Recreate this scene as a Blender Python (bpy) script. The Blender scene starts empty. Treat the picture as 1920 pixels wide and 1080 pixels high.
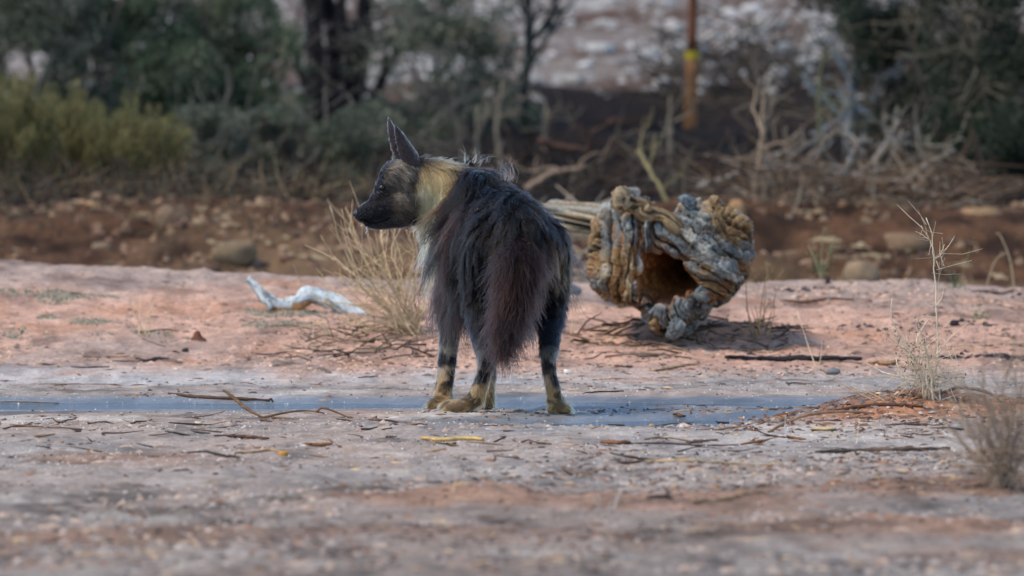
import bpy, math, random
import numpy as np
from mathutils import Vector, Matrix
from mathutils.bvhtree import BVHTree

# ------------------------------------------------------------------ camera, sky, sun, exposure
SC = bpy.context.scene
COL = SC.collection
PXM, CAM_D, CAM_H, HORIZON = 577.0, 25.0, 1.0, 193.0      # photo pixels per metre at the animal, its distance, eye height, horizon row

cam_data = bpy.data.cameras.new('camera')
cam_data.sensor_width = 36.0
cam_data.lens = 36.0 * CAM_D * PXM / 1920.0
cam_data.clip_start, cam_data.clip_end = 0.5, 2000.0
cam_data.dof.use_dof = True
cam_data.dof.focus_distance = 24.95
cam_data.dof.aperture_fstop = 5.2
cam = bpy.data.objects.new('camera', cam_data)
COL.objects.link(cam)
cam.location = (0.0, -CAM_D, CAM_H)
cam.rotation_euler = (math.pi / 2 - math.atan((540.0 - HORIZON) / PXM / CAM_D), 0.0, 0.0)
SC.camera = cam

SUN_EL, SUN_AZ = math.radians(54), math.radians(248)
world = bpy.data.worlds.new('World')
SC.world = world
world.use_nodes = True
wn = world.node_tree
wn.nodes.clear()
sky = wn.nodes.new('ShaderNodeTexSky')
sky.sky_type = 'NISHITA'
sky.sun_disc = False
sky.sun_elevation, sky.sun_rotation = SUN_EL, SUN_AZ
sky.altitude = 1200.0
sky.air_density, sky.dust_density, sky.ozone_density = 1.0, 0.2, 1.2
bg = wn.nodes.new('ShaderNodeBackground')
bg.inputs['Strength'].default_value = 0.115
wo = wn.nodes.new('ShaderNodeOutputWorld')
wn.links.new(sky.outputs[0], bg.inputs[0])
wn.links.new(bg.outputs[0], wo.inputs[0])

sun_data = bpy.data.lights.new('sun', 'SUN')
sun_data.energy = 1.5
sun_data.angle = math.radians(16)
sun_data.color = (1.0, 0.87, 0.70)
sun = bpy.data.objects.new('sun', sun_data)
COL.objects.link(sun)
sun.location = (0, 0, 12)
sd = Vector((math.sin(SUN_AZ) * math.cos(SUN_EL), math.cos(SUN_AZ) * math.cos(SUN_EL), math.sin(SUN_EL)))
sun.rotation_euler = sd.to_track_quat('Z', 'Y').to_euler()

SC.view_settings.view_transform = 'Standard'
SC.view_settings.look = 'None'
SC.view_settings.exposure = 1.25
SC.view_settings.gamma = 1.0
SC.view_settings.use_curve_mapping = False
SC.render.engine = 'CYCLES'
SC.cycles.use_denoising = True
SC.cycles.max_bounces = 8
SC.cycles.transparent_max_bounces = 8
SC.cycles.caustics_reflective = False
SC.cycles.caustics_refractive = False

# ------------------------------------------------------------------ helpers
RNG = np.random.RandomState(11)
random.seed(5)


def W(px, py, y=0.0):
    """point seen at photo pixel px, py that stands at depth y (metres beyond the animal)"""
    s = (CAM_D + y) / CAM_D / PXM
    return Vector(((px - 960.0) * s, y, CAM_H + (HORIZON - py) * s))


def sm(a, b, t):
    t = np.clip((np.asarray(t, float) - a) / (b - a), 0, 1)
    return t * t * (3 - 2 * t)


def _hash(ix, iy, iz, seed):
    h = (ix * 374761393 + iy * 668265263 + iz * 2147483647 + seed * 1274126177) & 0xFFFFFFFF
    h = ((h ^ (h >> 13)) * 1274126177) & 0xFFFFFFFF
    h = h ^ (h >> 16)
    return (h & 0xFFFFFF) / float(0xFFFFFF)


def vnoise(x, y, z=0.0, seed=0):
    x, y, z = np.broadcast_arrays(np.asarray(x, float), np.asarray(y, float), np.asarray(z, float))
    fx, fy, fz = np.floor(x), np.floor(y), np.floor(z)
    ix, iy, iz = fx.astype(np.int64), fy.astype(np.int64), fz.astype(np.int64)
    u, v, w = x - fx, y - fy, z - fz
    u, v, w = u * u * (3 - 2 * u), v * v * (3 - 2 * v), w * w * (3 - 2 * w)
    r = 0.0
    for dz in (0, 1):
        a = _hash(ix, iy, iz + dz, seed) * (1 - u) + _hash(ix + 1, iy, iz + dz, seed) * u
        b = _hash(ix, iy + 1, iz + dz, seed) * (1 - u) + _hash(ix + 1, iy + 1, iz + dz, seed) * u
        r = r + (a * (1 - v) + b * v) * (w if dz else 1 - w)
    return r * 2 - 1


def fbm(x, y, z=0.0, oct=4, seed=0, gain=0.5):
    r, a, f, n = 0.0, 1.0, 1.0, 0.0
    for k in range(oct):
        r = r + a * vnoise(np.asarray(x) * f + 17.3 * k, np.asarray(y) * f - 9.1 * k, np.asarray(z) * f + 3.7 * k, seed + k)
        n += a
        a *= gain
        f *= 2.03
    return r / n


def tag(o, label=None, cat=None, group=None, kind=None):
    if label: o['label'] = label
    if cat: o['category'] = cat
    if group: o['group'] = group
    if kind: o['kind'] = kind
    return o


def empty(name, loc):
    o = bpy.data.objects.new(name, None)
    o.empty_display_size = 0.1
    o.location = loc
    COL.objects.link(o)
    return o


def mesh_obj(name, V, F, mat, parent=None, col=None, smooth=True, extra=None):
    """one mesh object from arrays; vertices in world space"""
    me = bpy.data.meshes.new(name)
    V = np.asarray(V, float).reshape(-1, 3)
    if parent is not None:
        V = V - np.array(parent_origin(parent))
    if isinstance(F, np.ndarray):
        n, k = F.shape
        me.vertices.add(len(V))
        me.vertices.foreach_set('co', V.ravel())
        me.loops.add(n * k)
        me.loops.foreach_set('vertex_index', F.ravel().astype(np.int32))
        me.polygons.add(n)
        me.polygons.foreach_set('loop_start', np.arange(0, n * k, k, dtype=np.int32))
        me.polygons.foreach_set('loop_total', np.full(n, k, dtype=np.int32))
        me.update(calc_edges=True)
        me.validate()
    else:
        me.from_pydata(V.tolist(), [], F)
        me.update()
    if smooth:
        me.polygons.foreach_set('use_smooth', [True] * len(me.polygons))
    if col is not None and len(col) == len(me.vertices):
        a = me.attributes.new('Col', 'FLOAT_COLOR', 'POINT')
        c = np.ones((len(col), 4), np.float32)
        c[:, :3] = np.asarray(col)[:, :3]
        a.data.foreach_set('color', c.ravel())
    for k, v in (extra or {}).items():
        a = me.attributes.new(k, 'FLOAT', 'POINT')
        a.data.foreach_set('value', np.asarray(v, np.float32))
    me.materials.append(mat)
    o = bpy.data.objects.new(name, me)
    COL.objects.link(o)
    if parent is not None:
        o.parent = parent
    return o


def parent_origin(p):
    v = Vector((0, 0, 0))
    while p is not None:
        v = v + Vector(p.location)
        p = p.parent
    return v


class MB:
    """collects geometry for one mesh"""
    def __init__(s):
        s.V, s.F, s.C, s.n = [], [], [], 0

    def add(s, V, F, c=None):
        V = np.asarray(V, float).reshape(-1, 3)
        s.V.append(V)
        for f in F:
            s.F.append(tuple(i + s.n for i in f))
        if c is not None:
            c = np.asarray(c, float)
            s.C.append(np.broadcast_to(c, (len(V), 3)) if c.ndim == 1 else c)
        s.n += len(V)

    def tube(s, P, R, sides=6, c=None, jit=0.0, rng=RNG, flat=1.0, cap=True):
        P = np.asarray([tuple(p) for p in P], float)
        R = np.broadcast_to(np.asarray(R, float), (len(P),))
        T = np.gradient(P, axis=0)
        T /= np.linalg.norm(T, axis=1)[:, None] + 1e-9
        up = np.array([0, 0, 1.0]) if abs(T[0][2]) < 0.85 else np.array([0, 1.0, 0])
        a = np.arange(sides) * 2 * np.pi / sides
        Vv = []
        for p, t, r in zip(P, T, R):
            u = np.cross(t, up); u /= np.linalg.norm(u) + 1e-9
            v = np.cross(u, t)
            rr = r * (1 + jit * (rng.rand(sides) - 0.5) * 2)
            Vv.append(p + np.outer(np.cos(a) * rr, u) + np.outer(np.sin(a) * rr * flat, v))
        Vv = np.concatenate(Vv)
        F = []
        for i in range(len(P) - 1):
            for j in range(sides):
                k = (j + 1) % sides
                F.append((i * sides + j, i * sides + k, (i + 1) * sides + k, (i + 1) * sides + j))
        if cap:
            F.append(tuple(range(sides))[::-1])
            b = (len(P) - 1) * sides
            F.append(tuple(range(b, b + sides)))
        s.add(Vv, F, c)

    def build(s, name, mat, parent=None, smooth=True):
        V = np.concatenate(s.V)
        col = np.concatenate(s.C) if s.C else None
        return mesh_obj(name, V, s.F, mat, parent, col, smooth)


def catmull(P, n):
    P = np.asarray([tuple(p) for p in P], float)
    if P.ndim == 1: P = P[:, None]
    Q = np.vstack([2 * P[0] - P[1], P, 2 * P[-1] - P[-2]])
    out = []
    m = len(P) - 1
    for t in np.linspace(0, m, n):
        i = min(int(t), m - 1); f = t - i
        a, b, c, d = Q[i], Q[i + 1], Q[i + 2], Q[i + 3]
        out.append(0.5 * (2 * b + (c - a) * f + (2 * a - 5 * b + 4 * c - d) * f * f + (3 * b - a - 3 * c + d) * f ** 3))
    return np.array(out)


# ------------------------------------------------------------------ materials
def new_mat(name):
    m = bpy.data.materials.new(name)
    m.use_nodes = True
    nt = m.node_tree
    b = nt.nodes['Principled BSDF']
    return m, nt, b


def N(nt, t, **kw):
    n = nt.nodes.new(t)
    for k, v in kw.items():
        if k in n.inputs: n.inputs[k].default_value = v
        else: setattr(n, k, v)
    return n


def mixc(nt, mode, fac, a, b):
    m = nt.nodes.new('ShaderNodeMix')
    m.data_type = 'RGBA'
    m.blend_type = mode
    for s, v in ((0, fac), (6, a), (7, b)):
        if hasattr(v, 'is_linked') or hasattr(v, 'links'):
            nt.links.new(v, m.inputs[s])
        else:
            m.inputs[s].default_value = v if s == 0 else (*v, 1)
    return m.outputs[2]


def ramp(nt, src, stops):
    r = nt.nodes.new('ShaderNodeValToRGB')
    e = r.color_ramp.elements
    while len(e) < len(stops): e.new(0.5)
    for el, (p, c) in zip(e, stops):
        el.position = p
        el.color = (*c, 1) if len(c) == 3 else c
    nt.links.new(src, r.inputs[0])
    return r.outputs[0]


def attr_mat(name, rough=0.85, var=0.35, scale=40.0, bump=0.3, spec=0.25, stretch=(1, 1, 1), dist=0.004, trans=0.0):
    """colour from the mesh's own Col attribute, broken up by two noises, with bump"""
    m, nt, b = new_mat(name)
    at = N(nt, 'ShaderNodeAttribute', attribute_name='Col')
    tc = N(nt, 'ShaderNodeTexCoord')
    mp = N(nt, 'ShaderNodeMapping')
    mp.inputs['Scale'].default_value = stretch
    nt.links.new(tc.outputs['Object'], mp.inputs[0])
    n1 = N(nt, 'ShaderNodeTexNoise', Scale=scale, Detail=6.0, Roughness=0.65)
    nt.links.new(mp.outputs[0], n1.inputs['Vector'])
    lo, hi = 1 - var, 1 + var
    g = ramp(nt, n1.outputs[0], [(0.28, (lo, lo, lo)), (0.72, (hi, hi, hi))])
    c = mixc(nt, 'MULTIPLY', 1.0, at.outputs['Color'], g)
    nt.links.new(c, b.inputs['Base Color'])
    b.inputs['Roughness'].default_value = rough
    b.inputs['Specular IOR Level'].default_value = spec
    bp = N(nt, 'ShaderNodeBump', Strength=bump, Distance=dist)
    nt.links.new(n1.outputs[0], bp.inputs['Height'])
    nt.links.new(bp.outputs[0], b.inputs['Normal'])
    return m


def leaf_mat(name):
    m, nt, b = new_mat(name)
    at = N(nt, 'ShaderNodeAttribute', attribute_name='Col')
    nt.links.new(at.outputs['Color'], b.inputs['Base Color'])
    b.inputs['Roughness'].default_value = 0.6
    b.inputs['Specular IOR Level'].default_value = 0.3
    tr = N(nt, 'ShaderNodeBsdfTranslucent')
    nt.links.new(at.outputs['Color'], tr.inputs[0])
    mx = N(nt, 'ShaderNodeMixShader')
    mx.inputs[0].default_value = 0.3
    out = nt.nodes['Material Output']
    nt.links.new(b.outputs[0], mx.inputs[1])
    nt.links.new(tr.outputs[0], mx.inputs[2])
    nt.links.new(mx.outputs[0], out.inputs['Surface'])
    return m


M_WOOD = attr_mat('weathered_wood', 0.85, 0.45, 30, 0.6, 0.2, (1, 1, 1), 0.006)
M_TWIG = attr_mat('dry_twig', 0.85, 0.35, 60, 0.3, 0.12)
M_BARK = attr_mat('bark', 0.9, 0.5, 25, 0.8, 0.15, (1, 1, 0.3), 0.01)
M_STONE = attr_mat('stone', 0.9, 0.35, 14, 0.7, 0.2, (1, 1, 1), 0.01)
M_LITTER = attr_mat('litter', 0.85, 0.4, 60, 0.4, 0.2)
M_LEAF = leaf_mat('leaf')
M_STUMP = attr_mat('stump_wood', 0.85, 0.4, 45, 0.9, 0.2, (1, 1, 1), 0.008)
M_SKIN = attr_mat('skin', 0.7, 0.3, 120, 0.3, 0.12, (1, 1, 1), 0.002)

# ------------------------------------------------------------------ terrain
RIDGE_X = [-6, -2.2, -0.82, 0.3, 1.24, 1.7, 2.15, 6]
RIDGE_Z = [0.36, 0.315, 0.25, 0.225, 0.218, 0.232, 0.205, 0.2]
FAR_Y = [8.0, 9.2, 10.6, 14.3, 15.2, 16.4, 17.2, 22, 28, 32, 36, 46, 60, 75, 120]
FAR_Z = [1.0, 0.75, 0.0, 0.0, 0.1, 0.33, 0.38, 0.40, 0.45, 0.93, 1.25, 2.0, 3.0, 3.8, 4.2]


HUMMOCKS = [(-.26, -5.7, .22, .35, .016), (-.05, -5.6, .12, .3, .018), (.40, -5.95, .5, .5, .020), (1.15, -5.2, .45, .5, .016), (-1.1, -3.4, .3, .4, .008), (.9, -7.0, .5, .5, .014), (-.9, -7.4, .4, .5, .012)]


def puddle(x, y):
    """>0 inside standing water"""
    wob = 0.22 * fbm(x * 1.1, y * 1.5, oct=4, seed=40) + 0.05 * fbm(x * 6, y * 6, oct=2, seed=41)
    a = 0.33 - np.abs(y - (0.66 + 0.05 * np.sin(x * 1.7))) + wob          # long channel across
    a = a - 0.25 * sm(1.1, 1.5, x) - 0.12 * sm(-0.9, -0.2, x) * (1 - sm(-0.2, 0.1, x))
    spit = 0.10 - np.abs(y - (0.42 - 0.12 * (x - 0.5))) - 0.6 * np.clip(np.abs(x - 0.42) - 0.28, 0, 9)
    a = np.where(spit > 0, a - 3 * spit, a)
    b = 0.30 - np.abs(y + 0.72 - 0.25 * (x - 0.55)) - 0.75 * np.clip(np.abs(x - 0.55) - 0.28, 0, 9) + 0.6 * wob
    return np.maximum(a, b)


def H(x, y, fine=True):
    x, y = np.broadcast_arrays(np.asarray(x, float), np.asarray(y, float))
    rid = np.interp(x, RIDGE_X, RIDGE_Z)
    t = np.clip((y - 2.7) / (8.0 - 2.7), 0, 1)
    z = rid * (0.9 * t ** 1.1 + 0.1 * t * t * (3 - 2 * t))
    # beyond the ridge
    wy = y + 0.5 * fbm(x * 0.6, 3.0, seed=3) * sm(12, 15, y) + 1.2 * fbm(x * 0.25, 8.0, seed=4) * sm(20, 30, y)
    far = np.interp(wy, FAR_Y, FAR_Z)
    drop = far * rid
    blend = sm(9.5, 10.8, y)
    z = np.where(y > 8, drop * (1 - blend) + (far + 0.03) * blend, z)
    z = z + 0.05 * fbm(x * 1.6, y * 0.9, seed=7) * sm(13.5, 15, y)
    z = z + 0.12 * fbm(x * 0.7, y * 0.5, seed=8) * sm(26, 34, y)
    # eroded earth bank: lumps
    bank = sm(13.8, 14.8, y) * (1 - sm(17.5, 20, y))
    z = z + bank * (0.10 * fbm(x * 3, y * 2.2, oct=5, seed=9, gain=.6))
    # mound of red sand with debris beside the puddle
    z = z + 0.085 * np.exp(-((x - 1.18) / 0.34) ** 2 - ((y + 0.75) / 0.62) ** 2) + 0.05 * np.exp(-((x - 1.75) / 0.45) ** 2 - ((y + 0.9) / 0.9) ** 2)
    # small sand hummock under the dry bush and under the stump
    z = z + 0.03 * np.exp(-((x + 0.33) / 0.3) ** 2 - ((y - 4.6) / 0.7) ** 2) + 0.075 * np.exp(-((x - 0.66) / 0.36) ** 2 - ((y - 4.95) / 0.40) ** 2)
    # low reddish hummocks in the foreground
    for hx, hy, sx, sy, hh in HUMMOCKS:
        z = z + hh * np.exp(-((x - hx) / sx) ** 2 - ((y - hy) / sy) ** 2)
    p = puddle(x, y)
    near = sm(-16, -9, y) * (1 - sm(9, 12, y))
    wetm = sm(-0.55, 0.0, p)
    z = z + 0.016 * fbm(x * 0.8, y * 0.7, seed=10) * near * (1 - wetm)
    z = z + 0.010 * np.maximum(0, fbm(x * 2.3, y * 1.6, seed=12) + 0.15) * (1 - sm(-1.5, -2.6, y) * 0) * sm(-1.2, -2.5, -np.abs(y - 0.6) + 0.0) * (1 - wetm)
    if fine:
        rough = (1 - 0.9 * wetm)
        amp = 0.010 + 0.010 * sm(-1.5, -5, y) + 0.013 * sm(3, 5, y)
        z = z + amp * rough * fbm(x * 9, y * 7, oct=4, seed=13, gain=0.6)
        z = z + (0.005 + 0.007 * sm(3, 4.5, y) + 0.004 * sm(-1.5, -4, y)) * rough * near * np.maximum(0, fbm(x * 19, y * 12, oct=3, seed=16, gain=.6))
        z = z + 0.004 * rough * np.maximum(0, vnoise(x * 14, y * 9, seed=15) - 0.35) * 2
    z = z - 0.022 * sm(-0.12, 0.14, p) - 0.004 * sm(-0.5, 0, p)
    return z


def G(px, py):
    """where the sight line through photo pixel px, py meets the ground"""
    d = np.arange(13.0, 60.0, 0.03)
    x = (px - 960.0) / PXM * d / CAM_D
    z = CAM_H + (HORIZON - py) / PXM * d / CAM_D
    hit = np.nonzero(z < H(x, d - CAM_D, False))[0]
    k = hit[0] if len(hit) else len(d) - 1
    y = d[k] - CAM_D
    return Vector((x[k], y, float(H(x[k], y))))


def grow(lo, hi, d0, d1, ratio=1.12):
    """grid lines: spacing d0 inside lo..hi, growing outward to d1 extents"""
    L = list(np.arange(lo, hi + 1e-6, d0))
    s = d0
    while L[-1] < d1[1]:
        s *= ratio; L.append(L[-1] + s)
    s = d0
    while L[0] > d1[0]:
        s *= ratio; L.insert(0, L[0] - s)
    return np.array(L)


gx = grow(-2.7, 2.7, 0.0135, (-150, 150), 1.09)
gy = np.concatenate([grow(-9.2, 9.0, 0.03, (-60, 9.0), 1.12), np.arange(9.05, 20, 0.06), np.arange(20.1, 48, 0.14)])
gy = np.concatenate([gy, gy[-1] + np.cumsum(0.14 * 1.12 ** np.arange(1, 50))])
X, Y = np.meshgrid(gx, gy)
Z = H(X, Y)
P_ = puddle(X, Y)
wet = sm(-0.55, -0.02, P_) * (Y < 4)


def lerp(a, b, t):
    return np.asarray(a) * (1 - t[..., None]) + np.asarray(b) * t[..., None]


def ground_colour(X, Y):
    n1 = fbm(X * 1.3, Y * 0.7, oct=5, seed=20)
    n2 = fbm(X * 5, Y * 3, oct=4, seed=21, gain=0.6)
    n3 = fbm(X * 20, Y * 14, oct=3, seed=22, gain=0.6)
    grey = np.array([0.38, 0.335, 0.295])
    pink = np.array([0.64, 0.395, 0.285])
    c = lerp(grey, np.array([0.46, 0.365, 0.30]), sm(-0.3, 0.6, n1))
    c = lerp(c, np.array([0.17, 0.145, 0.125]), 0.85 * sm(0.0, 0.45, n2))
    c = lerp(c, np.array([0.64, 0.57, 0.49]), 0.8 * sm(0.05, 0.5, fbm(X * 3.1, Y * 1.9, oct=5, seed=27, gain=0.6)))            # dark dung and litter stain
    c = lerp(c, np.array([0.43, 0.26, 0.18]), 0.6 * sm(0.25, 0.6, fbm(X * 1.9, Y * 1.1, oct=4, seed=24)))
    bankm = sm(2.5, 3.6, Y + 0.5 * n1)
    pc = lerp(pink, np.array([0.46, 0.345, 0.28]), sm(-0.1, 0.5, n1 + 0.5 * sm(6, 8, Y) - 0.1))
    pc = lerp(pc, np.array([0.22, 0.15, 0.12]), 0.75 * sm(0.05, 0.5, n2))
    pc = lerp(pc, np.array([0.50, 0.24, 0.13]), 0.5 * sm(0.2, 0.5, fbm(X * 2.2, Y * 1.6, oct=3, seed=28)))
    c = c * (1 - 0.30 * sm(-3.0, -8.0, Y))[..., None]                                  # sand darkened toward the camera, lens vignetting put into the colour
    c = lerp(c, pc, bankm)
    # salt crust along the far shore
    salt = sm(2.0, 2.6, Y) * (1 - sm(3.0, 3.7, Y)) * sm(-0.2, 0.5, n2 + 0.3) * (1 - 0.75 * sm(-0.4, 0.6, X))
    c = lerp(c, np.array([0.62, 0.62, 0.60]), 0.55 * salt)
    salt2 = sm(-3.2, -2.2, Y) * (1 - sm(-1.0, -0.6, Y)) * sm(0.05, 0.5, n2 - n1 * 0.5)
    c = lerp(c, np.array([0.50, 0.47, 0.46]), 0.5 * salt2)
    hm = sum(np.exp(-((X - hx) / sx) ** 2 - ((Y - hy) / sy) ** 2) for hx, hy, sx, sy, hh in HUMMOCKS)
    c = lerp(c, lerp(np.array([.38, .22, .14]), np.array([.22, .14, .10]), sm(-.2, .4, n2)), .8 * sm(.25, .8, hm + .4 * n2))
    # mound
    md = np.exp(-((X - 1.25) / 0.48) ** 2 - ((Y + 0.85) / 0.7) ** 2)
    c = lerp(c, lerp(np.array([0.46, 0.22, 0.12]), np.array([0.20, 0.12, 0.085]), sm(-0.2, 0.4, n2)), sm(0.2, 0.6, md))
    w = sm(-0.5, -0.05, puddle(X, Y)) * (Y < 4)
    c = lerp(c, c * np.array([0.42, 0.46, 0.5]), w)
    # earth bank, dark litter with tree shade put into its colour, pale calcrete slope
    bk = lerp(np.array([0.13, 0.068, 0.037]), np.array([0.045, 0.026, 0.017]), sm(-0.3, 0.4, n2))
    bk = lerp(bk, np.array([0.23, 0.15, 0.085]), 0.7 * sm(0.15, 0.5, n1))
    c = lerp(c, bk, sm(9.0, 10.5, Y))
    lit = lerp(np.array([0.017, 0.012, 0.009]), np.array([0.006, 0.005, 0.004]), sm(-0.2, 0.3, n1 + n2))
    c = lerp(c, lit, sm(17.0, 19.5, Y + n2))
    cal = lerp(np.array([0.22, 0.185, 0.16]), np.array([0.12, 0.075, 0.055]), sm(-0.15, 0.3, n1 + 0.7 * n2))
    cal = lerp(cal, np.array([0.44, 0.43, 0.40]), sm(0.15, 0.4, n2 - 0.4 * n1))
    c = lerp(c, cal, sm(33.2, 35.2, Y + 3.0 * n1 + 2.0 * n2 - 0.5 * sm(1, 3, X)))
    ledge_shade = sm(1.0, 1.5, X) * (1 - sm(3.2, 3.9, X)) * sm(30, 31, Y) * (1 - sm(36.6, 37.8, Y + 2.2 * n1 + n2))
    c = lerp(c, np.array([0.028, 0.02, 0.016]), 0.92 * ledge_shade)                            # shade below an undercut ledge, painted dark on the slope
    n4 = fbm(X * 16, Y * 2.6, oct=3, seed=29, gain=.65)                               # noise streaks of tone, drawn out in depth
    c = c * (1 + 0.34 * n3 + 0.30 * n4 * (Y < 9))[..., None]
    return np.clip(c, 0.01, 0.9)


def ground_material():
    m, nt, b = new_mat('sand')
    at = N(nt, 'ShaderNodeAttribute', attribute_name='Col')
    wa = N(nt, 'ShaderNodeAttribute', attribute_name='wet')
    tc = N(nt, 'ShaderNodeTexCoord')
    n1 = N(nt, 'ShaderNodeTexNoise', Scale=55.0, Detail=8.0, Roughness=0.7)
    n2 = N(nt, 'ShaderNodeTexNoise', Scale=260.0, Detail=4.0, Roughness=0.7)
    vo = N(nt, 'ShaderNodeTexVoronoi', Scale=70.0)
    for n in (n1, n2, vo): nt.links.new(tc.outputs['Object'], n.inputs['Vector'])
    g = ramp(nt, n1.outputs[0], [(0.3, (0.42, 0.41, 0.40)), (0.55, (1, 1, 1)), (0.75, (1.25, 1.25, 1.25))])
    c = mixc(nt, 'MULTIPLY', 0.9, at.outputs['Color'], g)
    g2 = ramp(nt, n2.outputs[0], [(0.33, (0.6, 0.58, 0.56)), (0.62, (1.15, 1.15, 1.15))])
    c = mixc(nt, 'MULTIPLY', 0.8, c, g2)
    nt.links.new(c, b.inputs['Base Color'])
    rr = N(nt, 'ShaderNodeMapRange')
    rr.inputs['To Min'].default_value, rr.inputs['To Max'].default_value = 0.95, 0.34
    nt.links.new(wa.outputs['Fac'], rr.inputs[0])
    nt.links.new(rr.outputs[0], b.inputs['Roughness'])
    rs = N(nt, 'ShaderNodeMapRange')
    rs.inputs['To Min'].default_value, rs.inputs['To Max'].default_value = 0.06, 0.5
    nt.links.new(wa.outputs['Fac'], rs.inputs[0])
    nt.links.new(rs.outputs[0], b.inputs['Specular IOR Level'])
    bp = N(nt, 'ShaderNodeBump', Strength=0.9, Distance=0.008)
    nt.links.new(n1.outputs[0], bp.inputs['Height'])
    bp2 = N(nt, 'ShaderNodeBump', Strength=0.5, Distance=0.002)
    nt.links.new(n2.outputs[0], bp2.inputs['Height'])
    nt.links.new(bp.outputs[0], bp2.inputs['Normal'])
    nt.links.new(bp2.outputs[0], b.inputs['Normal'])
    return m


ny, nx = X.shape
ii = (np.arange(ny - 1)[:, None] * nx + np.arange(nx - 1)[None, :]).ravel()
F = np.stack([ii, ii + 1, ii + nx + 1, ii + nx], 1)
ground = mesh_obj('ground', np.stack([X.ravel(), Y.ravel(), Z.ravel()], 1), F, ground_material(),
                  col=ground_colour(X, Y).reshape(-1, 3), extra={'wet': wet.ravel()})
tag(ground, 'pinkish grey sandy ground rising to a bank and a pale stony slope', 'ground', kind='structure')

# standing water: a sheet that follows the puddle outline
wx, wy = np.arange(-3.4, 3.4, 0.03), np.arange(-1.7, 1.9, 0.025)
WX, WY = np.meshgrid(wx, wy)
inside = puddle(WX, WY) > -0.2
cell = inside[:-1, :-1] | inside[1:, :-1] | inside[:-1, 1:] | inside[1:, 1:]
ny, nx = WX.shape
ii = (np.arange(ny - 1)[:, None] * nx + np.arange(nx - 1)[None, :])[cell]
F = np.stack([ii, ii + 1, ii + nx + 1, ii + nx], 1)
used, inv = np.unique(F, return_inverse=True)
V = np.stack([WX.ravel(), WY.ravel(), np.full(WX.size, -0.0155)], 1)[used]
m, nt, b = new_mat('water')
b.inputs['Base Color'].default_value = (0.03, 0.05, 0.07, 1)
b.inputs['Roughness'].default_value = 0.07
b.inputs['IOR'].default_value = 1.33
b.inputs['Specular IOR Level'].default_value = 0.5
tc = N(nt, 'ShaderNodeTexCoord')
mp = N(nt, 'ShaderNodeMapping'); mp.inputs['Scale'].default_value = (1.0, 2.5, 1)
nt.links.new(tc.outputs['Object'], mp.inputs[0])
n1 = N(nt, 'ShaderNodeTexNoise', Scale=16.0, Detail=4.0, Roughness=0.6)
nt.links.new(mp.outputs[0], n1.inputs['Vector'])
bp = N(nt, 'ShaderNodeBump', Strength=1.0, Distance=0.016)
nt.links.new(n1.outputs[0], bp.inputs['Height'])
nt.links.new(bp.outputs[0], b.inputs['Normal'])
water = mesh_obj('water', V, inv.reshape(F.shape), m)
tag(water, 'shallow blue puddle of water lying across the sand', 'puddle', kind='structure')

# ------------------------------------------------------------------ background: trees, shrubs, post, rocks
def gz(x, y, fine=False):
    """height of the ground sheet under a point (bilinear)"""
    i = min(max(int(np.searchsorted(gx, x)) - 1, 0), len(gx) - 2)
    j = min(max(int(np.searchsorted(gy, y)) - 1, 0), len(gy) - 2)
    u, v = (x - gx[i]) / (gx[i + 1] - gx[i]), (y - gy[j]) / (gy[j + 1] - gy[j])
    return float(Z[j, i] * (1 - u) * (1 - v) + Z[j, i + 1] * u * (1 - v) + Z[j + 1, i] * (1 - u) * v + Z[j + 1, i + 1] * u * v)


def foot(px, y):
    """point on the ground at column px and depth y"""
    x = (px - 960.0) / PXM * (CAM_D + y) / CAM_D
    return Vector((x, y, gz(x, y)))


def leaves(name, blobs, n, size, cols, rng, parent, gap=0.0, freq=3.5, aspect=0.45, droop=0.0):
    """many small leaf faces through the volume of the blobs (px, py, y, rx, ry, rz in metres), thinned by a noise so that gaps show"""
    P = []
    vol = np.array([b[3] * b[4] * b[5] for b in blobs]); vol = vol / vol.sum()
    for b, v in zip(blobs, vol):
        k = int(n * v * 2.2) + 8
        d = rng.normal(0, 1, (k, 3)); d /= np.linalg.norm(d, axis=1)[:, None]
        d *= (rng.rand(k) ** 0.42)[:, None]
        P.append(np.array(W(*b[:3])) + d * np.array(b[3:6]))
    P = np.concatenate(P)
    f = fbm(P[:, 0] * freq, P[:, 1] * freq, P[:, 2] * freq, oct=3, seed=rng.randint(1000))
    P = P[f > gap]
    P = P[P[:, 2] > H(P[:, 0], P[:, 1], False) + 0.03]
    if len(P) > n: P = P[rng.choice(len(P), n, replace=False)]
    k = len(P)
    a = rng.normal(0, 1, (k, 3)); a[:, 2] -= droop; a /= np.linalg.norm(a, axis=1)[:, None]
    b = np.cross(a, rng.normal(0, 1, (k, 3))); b /= np.linalg.norm(b, axis=1)[:, None] + 1e-9
    L = size * (0.6 + 0.8 * rng.rand(k))
    a = a * L[:, None]; b = b * (L * aspect)[:, None]
    V = np.stack([P - a, P + b, P + a, P - b], 1).reshape(-1, 3)
    F = np.arange(4 * k).reshape(-1, 4)
    t = np.clip(0.5 + 0.9 * fbm(P[:, 0] * 2, P[:, 1] * 2, P[:, 2] * 2, oct=2, seed=rng.randint(1000)) + rng.normal(0, .25, k), 0, 1)
    cols = np.asarray(cols, float)
    i = np.clip((t * (len(cols) - 1)).astype(int), 0, len(cols) - 2)
    c = lerp3(cols[i], cols[i + 1], t * (len(cols) - 1) - i)
    return mesh_obj(name, V, F, M_LEAF, parent, np.repeat(c, 4, 0), smooth=False)


def lerp3(a, b, t):
    return a * (1 - t[:, None]) + b * t[:, None]


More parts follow.
